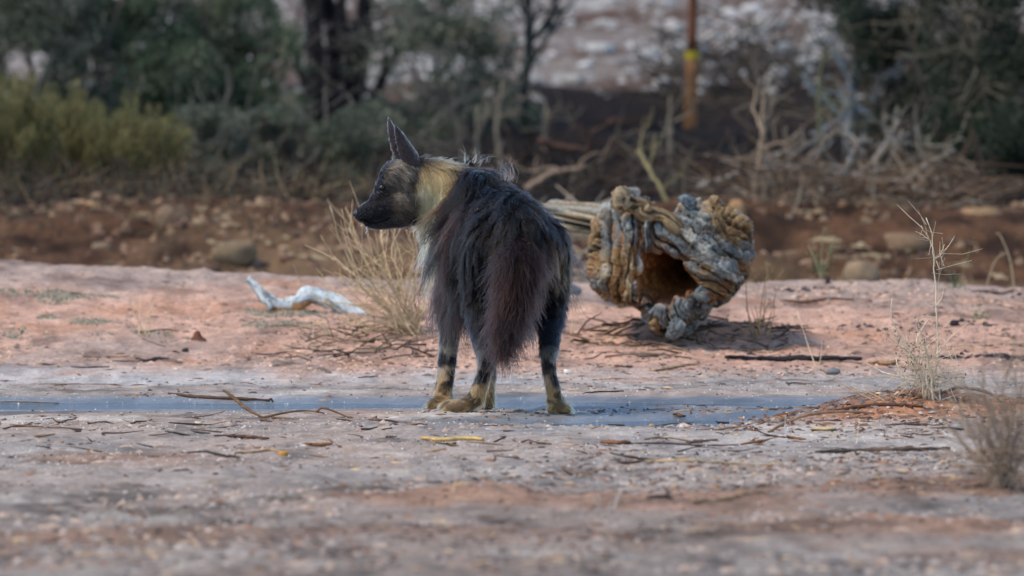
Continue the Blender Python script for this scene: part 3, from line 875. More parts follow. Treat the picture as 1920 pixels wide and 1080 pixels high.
# ------------------------------------------------------------------ hollow weathered stump
def stump():
    Y0 = 4.35
    s_ = (CAM_D + Y0) / CAM_D / PXM
    out = [(1409, 505), (1404, 455), (1384, 425), (1354, 394), (1318, 402), (1285, 412), (1255, 428), (1216, 414), (1168, 398), (1134, 428), (1114, 480), (1104, 535), (1112, 572),
           (1150, 590), (1188, 604), (1222, 640), (1258, 662), (1292, 648), (1322, 610), (1360, 582), (1396, 560), (1410, 532)]
    hole = [(1322, 556), (1298, 530), (1264, 508), (1236, 498), (1208, 500), (1193, 526), (1188, 562), (1194, 600), (1232, 618), (1274, 610), (1302, 592), (1320, 572)]
    cx, cy = 1252.0, 552.0

    def polar(pts, th):
        a = np.array([math.atan2(-(p[1] - cy), p[0] - cx) for p in pts]); r = np.array([math.hypot(p[0] - cx, p[1] - cy) for p in pts])
        o = np.argsort(a); a, r = a[o], r[o]
        return np.interp(th, np.concatenate([a - 2 * math.pi, a, a + 2 * math.pi]), np.tile(r, 3))
    nt_, ns = 520, 200
    th = np.linspace(-math.pi, math.pi, nt_, endpoint=False)
    RO, RH = polar(out, th), polar(hole, th) * .86
    RO = RO * (1 + .10 * fbm(np.cos(th) * 4, np.sin(th) * 4, oct=2, seed=76) - .07 * np.abs(fbm(np.cos(th) * 14, np.sin(th) * 14, oct=2, seed=75)))
    RH = RH * (1 + .30 * fbm(np.cos(th) * 3, np.sin(th) * 3, oct=3, seed=74))
    ux, uz = np.cos(th), np.sin(th)
    rings = []           # x(px), z(px up), depth y
    def ring(r, y, ox=0, oz=0):
        rings.append(np.stack([ux * r + ox, uz * r + oz, np.broadcast_to(y, th.shape)], 1))
    up = (uz + 1) / 2
    ring(RH * .12, .66, 60, 22); ring(RH * .42, .52, 48, 18); ring(RH * .72, .24, 26, 10); ring(RH * .96, .05, 4, 2)
    ring(RH * 1.06, -.05 + .03 * up); ring(RH * .72 + RO * .33, -.085 + .06 * up); ring(RH * .33 + RO * .69, -.05 + .09 * up)
    ring(RH * .05 + RO * .95, .03 + .10 * up); ring(RO, .13 + .12 * up); ring(RO * .99, .28 + .12 * up, 4, 0); ring(RO * .93, .44 + .1 * up, 10, 0); ring(RO * .72, .58 + .06 * up, 14, 0); ring(RO * .3, .66, 14, 0); ring(RO * .02, .67, 14, 0)
    R = np.array(rings)                                   # k, nt, 3
    k = len(R)
    t = np.linspace(0, k - 1, ns)
    S = np.stack([catmull(R[:, j], ns) for j in range(nt_)], 1)      # ns, nt, 3
    P = np.stack([(cx + S[..., 0] - 960) * s_, Y0 + S[..., 2] + 0 * S[..., 0], CAM_H + (HORIZON - (cy - S[..., 1])) * s_], -1)
    # twisted grain: long ridges running over the face and along the log
    Tt = th[None, :] + .16 * t[:, None] * sm(3, 8, t)[:, None]
    g0 = np.stack([np.cos(Tt) * 1.0, np.sin(Tt) * 1.0], -1)
    ex, ez, ey = (P[..., 0] - P[..., 0].mean()) , (P[..., 2] - P[..., 2].mean()), P[..., 1] - Y0
    fold = fbm(ex * 5.5, ez * 5.5, ey * 3, oct=3, seed=90)
    # grain direction differs over the stump: upright straps on one flank, a diagonal sweep over the crown, down to the foot below
    wl = sm(-.06, -.15, ex); wb = sm(-.08, -.2, ez) * (1 - wl)
    psi = wl * ex + wb * (ex * .75 + ez * .6) + (1 - wl - wb) * (ex * .55 + ez * .85)
    alo = wl * ez + wb * (ez * .7 - ex * .7) + (1 - wl - wb) * (ex * .85 - ez * .55)
    psi = psi + .030 * fbm(ex * 7, ez * 7, ey * 4, oct=3, seed=89) + .35 * ey * sm(.1, .3, ey)
    pw = psi * 27 + 1.7 * fbm(ex * 4.5, ez * 4.5, ey * 4, oct=3, seed=83) + .22 * fbm(ex * 26, ez * 26, ey * 16, oct=2, seed=78)
    sid = np.floor(pw); fr = pw - sid
    hgt = vnoise(sid * 7.31, alo * 7 + sid * 1.7, ey * 5, seed=82)
    pw2 = psi * 88 + 3.0 * fbm(ex * 7, ez * 7, ey * 6, oct=4, seed=81, gain=.6)
    sid2 = np.floor(pw2); fr2 = pw2 - sid2
    hgt2 = vnoise(sid2 * 5.17, alo * 14 + sid2 * 2.3, ey * 7, seed=80)
    groove = np.exp(-(np.minimum(fr, 1 - fr) / .085) ** 2); groove2 = np.exp(-(np.minimum(fr2, 1 - fr2) / .2) ** 2)
    outm = sm(3.2, 4.6, t)[:, None]
    small = fbm(P[..., 0] * 60, P[..., 1] * 60, P[..., 2] * 60, oct=3, seed=93)
    outm = sm(3.2, 4.6, t)[:, None]
    disp = (.060 * fold + .027 * hgt + .012 * hgt2 - .022 * groove * (.4 + .6 * (hgt < .2)) - .005 * groove2 + .006 * small) * (.3 + .7 * outm)
    dS, dT = np.gradient(P, axis=0), np.gradient(P, axis=1)
    nr = np.cross(dT, dS); nr /= np.linalg.norm(nr, axis=-1)[..., None] + 1e-9
    cen = P[ns - 1].mean(0)
    probe = (ns * 8) // (k - 1)
    if np.mean(np.einsum('ij,ij->i', nr[probe], P[probe] - P[probe].mean(0))) < 0: nr = -nr
    P = P + nr * disp[..., None]
    big = fbm(P[..., 0] * 7, P[..., 1] * 5, P[..., 2] * 7, oct=3, seed=94)
    h = .5 * hgt + .35 * hgt2 + .25 * small
    tone = vnoise(sid * 3.7, alo * 3, seed=79)
    weather = lerp(np.array([.13, .142, .138]), np.array([.24, .155, .072]), sm(-.05, .25, .6 * tone + .7 * big))
    weather = lerp(weather, np.array([.36, .36, .32]), .7 * sm(.15, .5, h))
    c = lerp(weather, lerp(np.array([.20, .105, .045]), np.array([.26, .11, .035]), sm(-.05, -.16, ex)), .85 * sm(.05, -.3, h))
    c = lerp(c, np.array([.012, .008, .006]), np.clip(.95 * groove * (hgt < .35) + .55 * groove2 * (hgt2 < .1), 0, .95))
    c = c * (1 + .45 * fbm(psi * 240, alo * 24, ey * 20, oct=2, seed=77))[..., None]
    inner = 1 - sm(3.3, 4.4, t)[:, None] + 0 * h
    c = lerp(c, lerp(np.array([.52, .22, .065]), np.array([.22, .085, .03]), sm(-.3, .4, small + fold)), inner)
    V = P.reshape(-1, 3)
    low = V[:, 2].min()
    gx_, gy_ = V[np.argmin(V[:, 2]), 0], V[np.argmin(V[:, 2]), 1]
    V[:, 2] += gz(gx_, gy_) - .012 - low
    dz = gz(gx_, gy_) - .012 - low
    i = np.arange(ns - 1)[:, None] * nt_; j = np.arange(nt_)[None, :]
    F = np.stack([i + j, i + (j + 1) % nt_, i + nt_ + (j + 1) % nt_, i + nt_ + j], -1).reshape(-1, 4)
    b = Vector((float(gx_), float(gy_), gz(gx_, gy_)))
    r = empty('hollow_stump', b)
    tag(r, 'gnarled hollow grey and tan tree stump on the red sand behind the hyena', 'stump')
    mesh_obj('trunk', V, F, M_STUMP, r, c.reshape(-1, 3))
    # twisted root straps standing off the face, a knob and splinters
    rng = np.random.RandomState(95)
    def strap(name, pts, r0, col, flat=.55):
        mb = MB()
        Q = catmull([W(px, py, Y0 + y) + Vector((0, 0, dz)) for px, py, y in pts], 60)
        rr = np.interp(np.linspace(0, 1, 60), np.linspace(0, 1, len(r0)), r0) * (1 + .35 * fbm(np.arange(60) * .22, pts[0][1] * 1.0, seed=86))
        n = 60
        Q += np.stack([fbm(np.arange(n) * .25, 1.0 * q + pts[0][0], seed=96) for q in range(3)], 1) * .016
        sides = 28
        T_ = np.gradient(Q, axis=0); T_ /= np.linalg.norm(T_, axis=1)[:, None]
        Vs, Cs = [], []
        for q, t_, rad, kk in zip(Q, T_, rr, range(n)):
            u = np.cross(t_, [0, 1.0, 0]); u /= np.linalg.norm(u); v = np.cross(u, t_)
            a = np.arange(sides) * 2 * math.pi / sides
            gr = .55 - 1.5 * np.abs(fbm(np.cos(a) * 3.2, np.sin(a) * 3.2, kk * .05 + pts[0][0], oct=3, seed=97)) + .15 * fbm(np.cos(a) * 5, np.sin(a) * 5, kk * .5, seed=85)
            Vs.append(q + np.outer(np.cos(a) * rad * (1 + gr), u) + np.outer(np.sin(a) * rad * flat * (1 + gr), v))
            Cs.append(lerp(np.array(col) * .10, np.array(col) * .8, sm(.0, .4, gr)))
        Fs = [(x * sides + y, x * sides + (y + 1) % sides, (x + 1) * sides + (y + 1) % sides, (x + 1) * sides + y) for x in range(n - 1) for y in range(sides)]
        Fs += [tuple(range(sides))[::-1], tuple(range((n - 1) * sides, n * sides))]
        mb.add(np.concatenate(Vs), Fs, np.concatenate(Cs))
        return mb.build(name, M_STUMP, r)
    GR, TN, BL = (.24, .25, .245), (.32, .23, .125), (.17, .20, .21)
    strap('root', [(1176, 416, .0), (1210, 428, -.02), (1252, 446, -.02), (1292, 474, -.02), (1330, 508, -.01), (1350, 536, .02)], (.022, .022, .019, .017, .014, .008), TN)
    strap('root', [(1350, 545, -.01), (1322, 574, -.05), (1290, 606, -.06), (1266, 634, -.05), (1252, 652, -.04)], (.010, .013, .013, .012, .008), BL)
    strap('knob', [(1163, 394, -.01), (1166, 408, -.03), (1168, 424, -.03)], (.016, .026, .018), (.34, .26, .16), .9)
    strap('knob', [(1266, 634, -.10), (1270, 648, -.10), (1262, 660, -.09)], (.014, .022, .014), (.20, .22, .22), .9)
    strap('knob', [(1283, 402, .05), (1290, 410, .04), (1298, 418, .04)], (.010, .018, .012), (.22, .26, .28), .9)
    # sand drifted into the hollow
    n1, n2 = 14, 26
    U, A_ = np.meshgrid(np.linspace(0, 1, n1), np.linspace(0, 2 * math.pi, n2, endpoint=False), indexing='ij')
    cX = np.array(W(1243, 604, Y0 + .12)) + [0, 0, dz]
    q = np.stack([cX[0] + .115 * U * np.cos(A_), cX[1] + .2 * U * np.sin(A_), cX[2] + .022 * (1 - U ** 2) + .06 * U * np.sin(A_) * .5 + .004 * fbm(U * 9 * np.cos(A_), U * 9 * np.sin(A_), seed=98)], -1).reshape(-1, 3)
    F = [(x * n2 + y, (x + 1) * n2 + y, (x + 1) * n2 + (y + 1) % n2, x * n2 + (y + 1) % n2) for x in range(n1 - 1) for y in range(n2)]
    mb = MB(); mb.add(q, F, np.array([.42, .2, .1]))
    mb.build('drifted_sand', M_STONE, r)
    return r, dz


STUMP, STUMP_DZ = stump()

# grooved driftwood plank behind the stump
def driftwood():
    y0 = 6.6
    rng = np.random.RandomState(31)
    a, b = W(1180, 432, y0 - .1), W(1010, 398, y0 + .3)
    L = (b - a)
    n, sides = 60, 72
    r = empty('driftwood_log', Vector(((a.x + b.x) / 2, y0, gz((a.x + b.x) / 2, y0))))
    tag(r, 'grooved pale grey driftwood log lying between the hyena and the stump', 'log')
    V, C = [], []
    t_ = np.array(L) / L.length
    u = np.cross(t_, [0, 0, 1.0]); u /= np.linalg.norm(u); v = np.cross(u, t_)
    ang = np.arange(sides) * 2 * math.pi / sides
    for k in range(n):
        f = k / (n - 1)
        gr = 1 - 3 * np.abs(fbm(np.cos(ang) * 6, np.sin(ang) * 6, f * .6, oct=3, seed=32))
        rad = (.062 + .012 * math.sin(f * 4)) * min(1, .35 + 5 * f, .35 + 5 * (1 - f))
        rr = rad * (.85 + .5 * gr)
        c = np.array(a) + np.array(L) * f
        V.append(c + np.outer(np.cos(ang) * rr, u) * 1.3 + np.outer(np.sin(ang) * rr * .85, v))
        C.append(lerp(np.array([.02, .014, .01]), lerp(np.array([.34, .28, .19]), np.array([.27, .265, .23]), sm(-.2, .6, vnoise(ang * 3, f * 3, seed=33))), sm(.05, .6, gr)))
    F = [(i * sides + j, i * sides + (j + 1) % sides, (i + 1) * sides + (j + 1) % sides, (i + 1) * sides + j) for i in range(n - 1) for j in range(sides)]
    F += [tuple(range(sides))[::-1], tuple(range((n - 1) * sides, n * sides))]
    mb = MB(); mb.add(np.concatenate(V), F, np.concatenate(C)); mb.build('log', M_STUMP, r)
    # the broken stub that props it on the sand
    mb = MB()
    q = W(1150, 440, y0)
    stem_path(mb, [q, q + Vector((.03, 0, -.10)), Vector((q.x + .05, q.y, gz(q.x + .05, q.y) - .02))], .045, .03, np.array([.2, .16, .12]), rng, 10, 8, .004)
    q = W(1050, 410, y0 + .2)
    stem_path(mb, [q, Vector((q.x + .01, q.y, gz(q.x, q.y) - .02))], .04, .03, np.array([.2, .16, .12]), rng, 10, 8, .004)
    mb.build('branch_stub', M_BARK, r)
driftwood()
lg = W(1070, 551, 6.2)
mb = MB()
p0, p1 = G(1040, 556), G(1092, 558)
mb.tube(catmull([p0 + Vector((0, 0, .018)), (p0 + p1) / 2 + Vector((0, 0, .026)), p1 + Vector((0, 0, .016))], 12), [.008, .016, .02, .021, .022, .022, .021, .021, .02, .018, .014, .006], 9, (.13, .17, .19), .12)
tag(mb.build('fallen_branch', M_BARK), 'short dark blue grey piece of branch on the sand between hyena and stump', 'branch')

# ------------------------------------------------------------------ bleached branch on the bank
def bleached():
    base = G(530, 584); y0 = base.y
    r = empty('bleached_branch', base)
    tag(r, 'bleached white crooked branch lying on the sand bank beside the dry bush', 'branch')
    rng = np.random.RandomState(41)
    def limb_(name, pts, rad, cols, mat=M_STUMP):
        n, sides = 70, 16
        Q = catmull([W(px, py, y0 + dy) for px, py, dy in pts], n)
        rr = np.interp(np.linspace(0, 1, n), np.linspace(0, 1, len(rad)), rad)
        T_ = np.gradient(Q, axis=0); T_ /= np.linalg.norm(T_, axis=1)[:, None]
        V, C = [], []
        ln = .45 * fbm(np.arange(n) * .55, pts[0][0] * 1.0, oct=3, seed=45)
        a = np.arange(sides) * 2 * math.pi / sides
        for k in range(n):
            u = np.cross(T_[k], [0, 1.0, 0]); u /= np.linalg.norm(u); v = np.cross(u, T_[k])
            g = fbm(np.cos(a) * 2.2, np.sin(a) * 2.2, k * .10, oct=4, seed=42, gain=.65)
            V.append(Q[k] + np.outer(np.cos(a) * rr[k] * 1.25 * (1 + .8 * g + ln[k]), u) + np.outer(np.sin(a) * rr[k] * .6 * (1 + .8 * g), v))
            patch = fbm(np.cos(a) * 1.2, np.sin(a) * 1.2, k * .09, oct=3, seed=43)
            C.append(lerp(np.array(cols[0]), np.array(cols[1]), sm(.0, .25, patch + .35 * g)))
        F = [(i * sides + j, i * sides + (j + 1) % sides, (i + 1) * sides + (j + 1) % sides, (i + 1) * sides + j) for i in range(n - 1) for j in range(sides)]
        F += [tuple(range(sides))[::-1], tuple(range((n - 1) * sides, n * sides))]
        mb = MB(); mb.add(np.concatenate(V), F, np.concatenate(C)); return mb.build(name, mat, r)
    wh, gy_ = (.58, .63, .62), (.16, .19, .20)
    limb_('limb', [(463, 522, .02), (482, 540, .02), (505, 563, .0), (532, 572, -.01), (556, 565, 0), (578, 549, .02), (610, 560, .02), (645, 574, 0), (680, 590, -.02), (705, 604, -.02)], [.010, .015, .019, .018, .017, .023, .024, .020, .016, .006], (wh, gy_))
    limb_('bark', [(505, 574, .0), (525, 582, -.01), (550, 578, -.01), (582, 568, .0)], [.008, .016, .017, .007], ((.30, .16, .07), (.16, .08, .035)))
    limb_('side_stub', [(500, 560, -.02), (505, 572, -.03), (506, 580, -.03)], [.008, .007, .004], (wh, gy_))
    limb_('side_stub', [(612, 562, .0), (636, 584, -.03), (662, 596, -.05)], [.009, .009, .005], (gy_, (.12, .1, .09)))
    limb_('side_stub', [(655, 582, .0), (668, 592, -.02), (672, 600, -.03)], [.010, .010, .006], ((.2, .13, .08), (.1, .07, .05)))
bleached()

# ------------------------------------------------------------------ dry bushes
def dry_bush(name, label, base, stems, col, seed, r0=.0035, fine=3, leafn=0, leafcol=(.2, .19, .09), cat='bush', depth_sp=.12, stuffed=0, box=None, spread=.012):
    """stems: lists of photo pixels from near the base to the tip; every main stem is a part"""
    rng = np.random.RandomState(seed)
    o = empty(name, base); tag(o, label, cat)
    L = []
    for pts in stems:
        dy = rng.normal(0, depth_sp)
        start = [] if pts[0] is None else [base + Vector((rng.normal(0, spread), rng.normal(0, spread), -.01))]
        if pts[0] is None: pts, dy = pts[1:], 0.0
        if len(pts) == 5: dy = 0.0
        m_ = len(pts)
        Q = start + [W(px, py, base.y + dy * (i + 1) / m_) for i, (px, py) in enumerate(pts)]
        n = 14
        C = catmull(Q, n); C[1:] += rng.normal(0, .0018, (n - 1, 3))
        mb = MB(); cc = np.array(col) * (.75 + .5 * rng.rand())
        mb.tube(C, np.linspace(r0, r0 * .4, n), 5, cc, .1, rng)
        for k in range(fine):
            p = C[rng.randint(5, n)]
            d = (C[-1] - C[4]); d = d / np.linalg.norm(d) + rng.normal(0, .5, 3)
            l = .03 + .09 * rng.rand()
            mb.tube([p, p + d * l * .5 + rng.normal(0, .004, 3), p + d * l + np.array([0, 0, .008])], [r0 * .5, r0 * .38, r0 * .2], 4, cc * 1.05, cap=False)
        mb.build('stem', M_TWIG, o)
        L.append(C[2:])
    if stuffed:
        mb = MB()
        for k in range(stuffed):
            C = L[rng.randint(len(L))]; p = C[rng.randint(0, 7)] + rng.normal(0, .015, 3)
            d = rng.normal(0, 1, 3) + np.array([0, 0, .35]); d /= np.linalg.norm(d)
            l = .05 + .09 * rng.rand()
            q = p + d * l; q[2] = max(q[2], gz(q[0], q[1]) + .004)
            mb.tube([p, (p + q) / 2 + rng.normal(0, .008, 3), q], [r0 * .4, r0 * .32, r0 * .18], 3, np.array(col) * (.6 + .6 * rng.rand()), cap=False)
        tag(mb.build('twigs', M_TWIG, o), kind='stuff')
    if leafn:
        A_ = np.concatenate(L); P = A_[rng.randint(len(A_), size=leafn)] + rng.normal(0, .014, (leafn, 3))
        P = P[P[:, 2] < base.z + (.30 if box is None else box)]
        k = len(P)
        a = rng.normal(0, 1, (k, 3)); a /= np.linalg.norm(a, axis=1)[:, None]; b_ = np.cross(a, rng.normal(0, 1, (k, 3))); b_ /= np.linalg.norm(b_, axis=1)[:, None]
        V = np.stack([P - a * .006, P + b_ * .0025, P + a * .006, P - b_ * .0025], 1).reshape(-1, 3)
        mesh_obj('leaves', V, np.arange(4 * k).reshape(-1, 4), M_LEAF, o, np.repeat(np.array(leafcol) * (.6 + .8 * rng.rand(k))[:, None], 4, 0), False)
    return o


BE = (.56, .42, .25)
dry_bush('dry_bush', 'straw coloured dry twiggy bush between the bleached branch and the hyena', G(778, 632),
         [[(700, 560), (640, 500), (600, 440)], [(705, 555), (650, 480), (617, 385)], [(710, 550), (665, 480), (640, 392)], [(715, 545), (680, 470), (648, 390)], [(720, 540), (690, 500), (655, 430)],
          [(725, 550), (690, 470), (672, 455)], [(735, 545), (700, 480), (690, 440)], [(740, 550), (712, 480), (695, 445)], [(745, 550), (725, 500), (728, 430)], [(755, 550), (740, 480), (740, 420)],
          [(765, 540), (775, 470), (760, 430)], [(775, 540), (790, 480), (780, 440)], [(785, 540), (810, 500), (800, 440)], [(800, 550), (830, 520), (840, 470)], [(720, 590), (660, 570), (615, 570)],
          [(720, 605), (650, 600), (600, 590)], [(730, 612), (680, 620), (640, 640), (610, 620)], [(740, 625), (690, 645), (640, 640)], [(735, 590), (700, 560), (665, 545)], [(760, 570), (730, 520), (715, 500)],
          [(770, 580), (790, 540), (815, 530)], [(740, 560), (680, 540), (632, 520)], [(730, 560), (670, 520), (625, 480)], [(790, 590), (820, 570), (850, 560)], [(700, 600), (655, 610), (590, 605)],
          [(715, 570), (672, 530), (655, 470)], [(750, 560), (755, 500), (748, 465)], [(725, 575), (690, 545), (640, 545)], [(770, 560), (785, 500), (770, 415)], [(790, 560), (815, 520), (822, 470)], [(800, 580), (830, 550), (845, 520)], [(760, 540), (735, 470), (752, 425)], [(690, 610), (640, 585), (598, 560)], [(700, 590), (650, 560), (612, 530)], [(740, 540), (715, 450), (718, 410)]], BE, 801, .0036, 4, 700, (.24, .22, .10), stuffed=170, depth_sp=.14, spread=.04)

dry_bush('dry_bush', 'pale dry bush with one very tall stalk beside the debris mound', G(1752, 752),
         [[(1757, 680), (1757, 600), (1753, 510), (1748, 450), (1737, 406)], [None, (1752, 500), (1748, 462), (1738, 440), (1727, 424)], [None, (1752, 490), (1756, 484), (1764, 477), (1771, 458)], [(1720, 690), (1700, 650), (1672, 600), (1673, 560)],
          [(1715, 690), (1690, 640), (1648, 600)], [(1722, 680), (1690, 650), (1655, 620)], [(1735, 690), (1720, 640), (1738, 600)], [(1742, 690), (1735, 640), (1742, 630)], [(1740, 690), (1760, 660), (1772, 650)],
          [(1720, 700), (1702, 680), (1695, 690)], [(1730, 700), (1705, 660), (1700, 630)], [(1745, 690), (1725, 620), (1723, 590)], [(1760, 700), (1785, 700), (1810, 715)], [(1725, 720), (1690, 700), (1680, 670)], [(1750, 700), (1740, 670), (1728, 650)], [(1765, 720), (1790, 710), (1800, 690)]],
         (.66, .55, .39), 802, .0030, 1, 260, (.17, .15, .11), stuffed=150, depth_sp=.07)
dry_bush('front_bush', 'grey brown leafless bush in front of the debris mound', G(1893, 918),
         [[(1880, 880), (1860, 830), (1830, 770), (1800, 735)], [(1885, 870), (1875, 800), (1850, 740)], [(1890, 860), (1890, 780), (1880, 720)], [(1880, 870), (1850, 840), (1815, 810), (1790, 760)], [(1895, 860), (1910, 790), (1920, 720)],
          [(1900, 870), (1930, 820), (1960, 760)], [(1880, 880), (1840, 860), (1800, 850)], [(1885, 860), (1860, 780), (1835, 715)], [(1870, 880), (1835, 830), (1805, 780)], [(1890, 840), (1900, 770), (1905, 730)], [(1900, 880), (1925, 850), (1950, 850)], [(1870, 850), (1845, 800), (1820, 725)], [(1885, 870), (1865, 850), (1850, 800)], [(1870, 890), (1820, 850), (1770, 790)], [(1860, 880), (1810, 800), (1775, 720)], [(1880, 840), (1850, 760), (1845, 690)], [(1890, 820), (1880, 740), (1895, 690)], [(1850, 890), (1800, 870), (1765, 860)], [(1905, 830), (1925, 740), (1935, 700)]],
         (.38, .28, .20), 803, .0030, 9, 0, stuffed=380, depth_sp=.14, spread=.03)

# grass tufts and single stalks on the banks
def tuft(label, base, tips, col, seed, r0=.0022, cat='tuft', group=None, name='grass_tuft'):
    rng = np.random.RandomState(seed)
    o = empty(name, base); tag(o, label, cat, group)
    for px, py in tips:
        t = W(px, py, base.y + rng.normal(0, .03))
        b = base + Vector((rng.normal(0, .012) + .25 * (t.x - base.x), rng.normal(0, .02), -.008))
        m_ = (b + t) / 2 + Vector((rng.normal(0, .006), 0, rng.rand() * .006))
        mb = MB(); mb.tube(catmull([b, m_, t], 8), np.linspace(r0, r0 * .45, 8), 5, np.array(col) * (.8 + .4 * rng.rand()), .05, rng)
        mb.build('stalk', M_TWIG, o)
    return o
tuft('sparse tuft of three straw stalks on the sand bank near the dark sticks', G(264, 632), [(238, 556), (264, 552), (291, 561), (284, 575)], (.55, .42, .26), 811, .0028)
tuft('thick orange straw tuft growing beside the stump', G(1428, 634), [(1398, 575), (1408, 578), (1416, 572), (1440, 505), (1437, 540), (1456, 543), (1452, 560), (1363, 602), (1402, 590), (1445, 560), (1400, 500)], (.50, .33, .16), 812, .0028)
tuft('two bare straw stalks standing over the charred branch', G(1540, 692), [(1495, 583), (1541, 638)], (.58, .46, .30), 813, .0022)
tuft('short reddish tuft on the sand bank below the bleached branch', G(496, 645), [(480, 626), (490, 634), (503, 630), (511, 632), (498, 628)], (.32, .2, .14), 814, .0016)
tuft('bleached straw pair between the dry bush and the wet sand', G(604, 650), [(592, 592), (604, 600), (612, 628)], (.52, .45, .36), 815, .002)
tuft('pale stalk pair between the hyena hind leg and the stump', G(1068, 640), [(1092, 540), (1075, 575), (1056, 610)], (.55, .42, .28), 816, .0022)
tuft('tiny white forked sprig at the edge of the debris mound', G(1477, 822), [(1473, 782), (1481, 790), (1477, 800)], (.70, .68, .64), 817, .0016)
tuft('short straw stalk leaning on the debris mound', G(1592, 836), [(1612, 786)], (.55, .42, .28), 818, .0018)
tuft('blurred straw stalk in the foreground sand', G(858, 925), [(859, 876), (866, 905)], (.55, .40, .24), 819, .0018)
tuft('loose straw wisp on a small sand ridge before the puddle', G(1135, 952), [(1120, 845), (1150, 890), (1165, 905), (1100, 900), (1178, 925)], (.45, .40, .34), 820, .0016)
tuft('lone dry stalk arching beside the bleached branch', G(572, 545), [(550, 497)], (.50, .43, .34), 821, .0026)
tuft('drooping straw stalk above the far puddle edge', G(1690, 752), [(1660, 744), (1600, 726), (1540, 700)], (.50, .38, .24), 822, .0026)
tuft('olive stalk low on the sand behind the broken twigs', G(85, 628), [(78, 606), (92, 612)], (.45, .36, .24), 823, .0016)

# ------------------------------------------------------------------ sticks, bark, seeds lying on the sand
def stick(label, pts, r, col, seed=0, name='stick', cat='stick', group=None, side=None, jit=.18, flat=.8):
    """pts: (px, py[, lift m]) on the ground; the depth of lifted points is that of the nearest ground point"""
    rng = np.random.RandomState(900 + seed)
    Q, last = [], None
    for p in pts:
        if len(p) == 2:
            g = G(*p); last = g.y
            Q.append(g + Vector((0, 0, r * .7)))
        else:
            Q.append(W(p[0], p[1], (last if last is not None else G(*pts[-1][:2]).y) + p[2]))
    n = max(14, 7 * len(Q))
    C = catmull(Q, n)
    C[1:-1] += rng.normal(0, r * .12, (n - 2, 3)) * np.array([1, 1, .6])
    rad = r * (.45 + .5 * np.sin(np.linspace(.45, 2.8, n))) * (1 + .16 * fbm(np.arange(n) * .6, seed * 1.7, seed=84))
    mb = MB(); mb.tube(C, np.maximum(rad, r * .22), 8, np.array(col), jit, rng, flat)
    if not side:
        return tag(mb.build(name, M_BARK), label, cat, group)
    o = empty(name, Vector(C[n // 2])); tag(o, label, cat, group)
    mb.build('main_branch', M_BARK, o)
    for s in side:
        Q = []
        for p in s:
            Q.append(W(p[0], p[1], p[2] if len(p) > 2 else C[n // 2][1]))
        m2 = MB(); m2.tube(catmull(Q, 12), np.linspace(r * .6, r * .3, 12), 6, np.array(col) * .9, jit, rng)
        m2.build('side_twig', M_BARK, o)
    return o

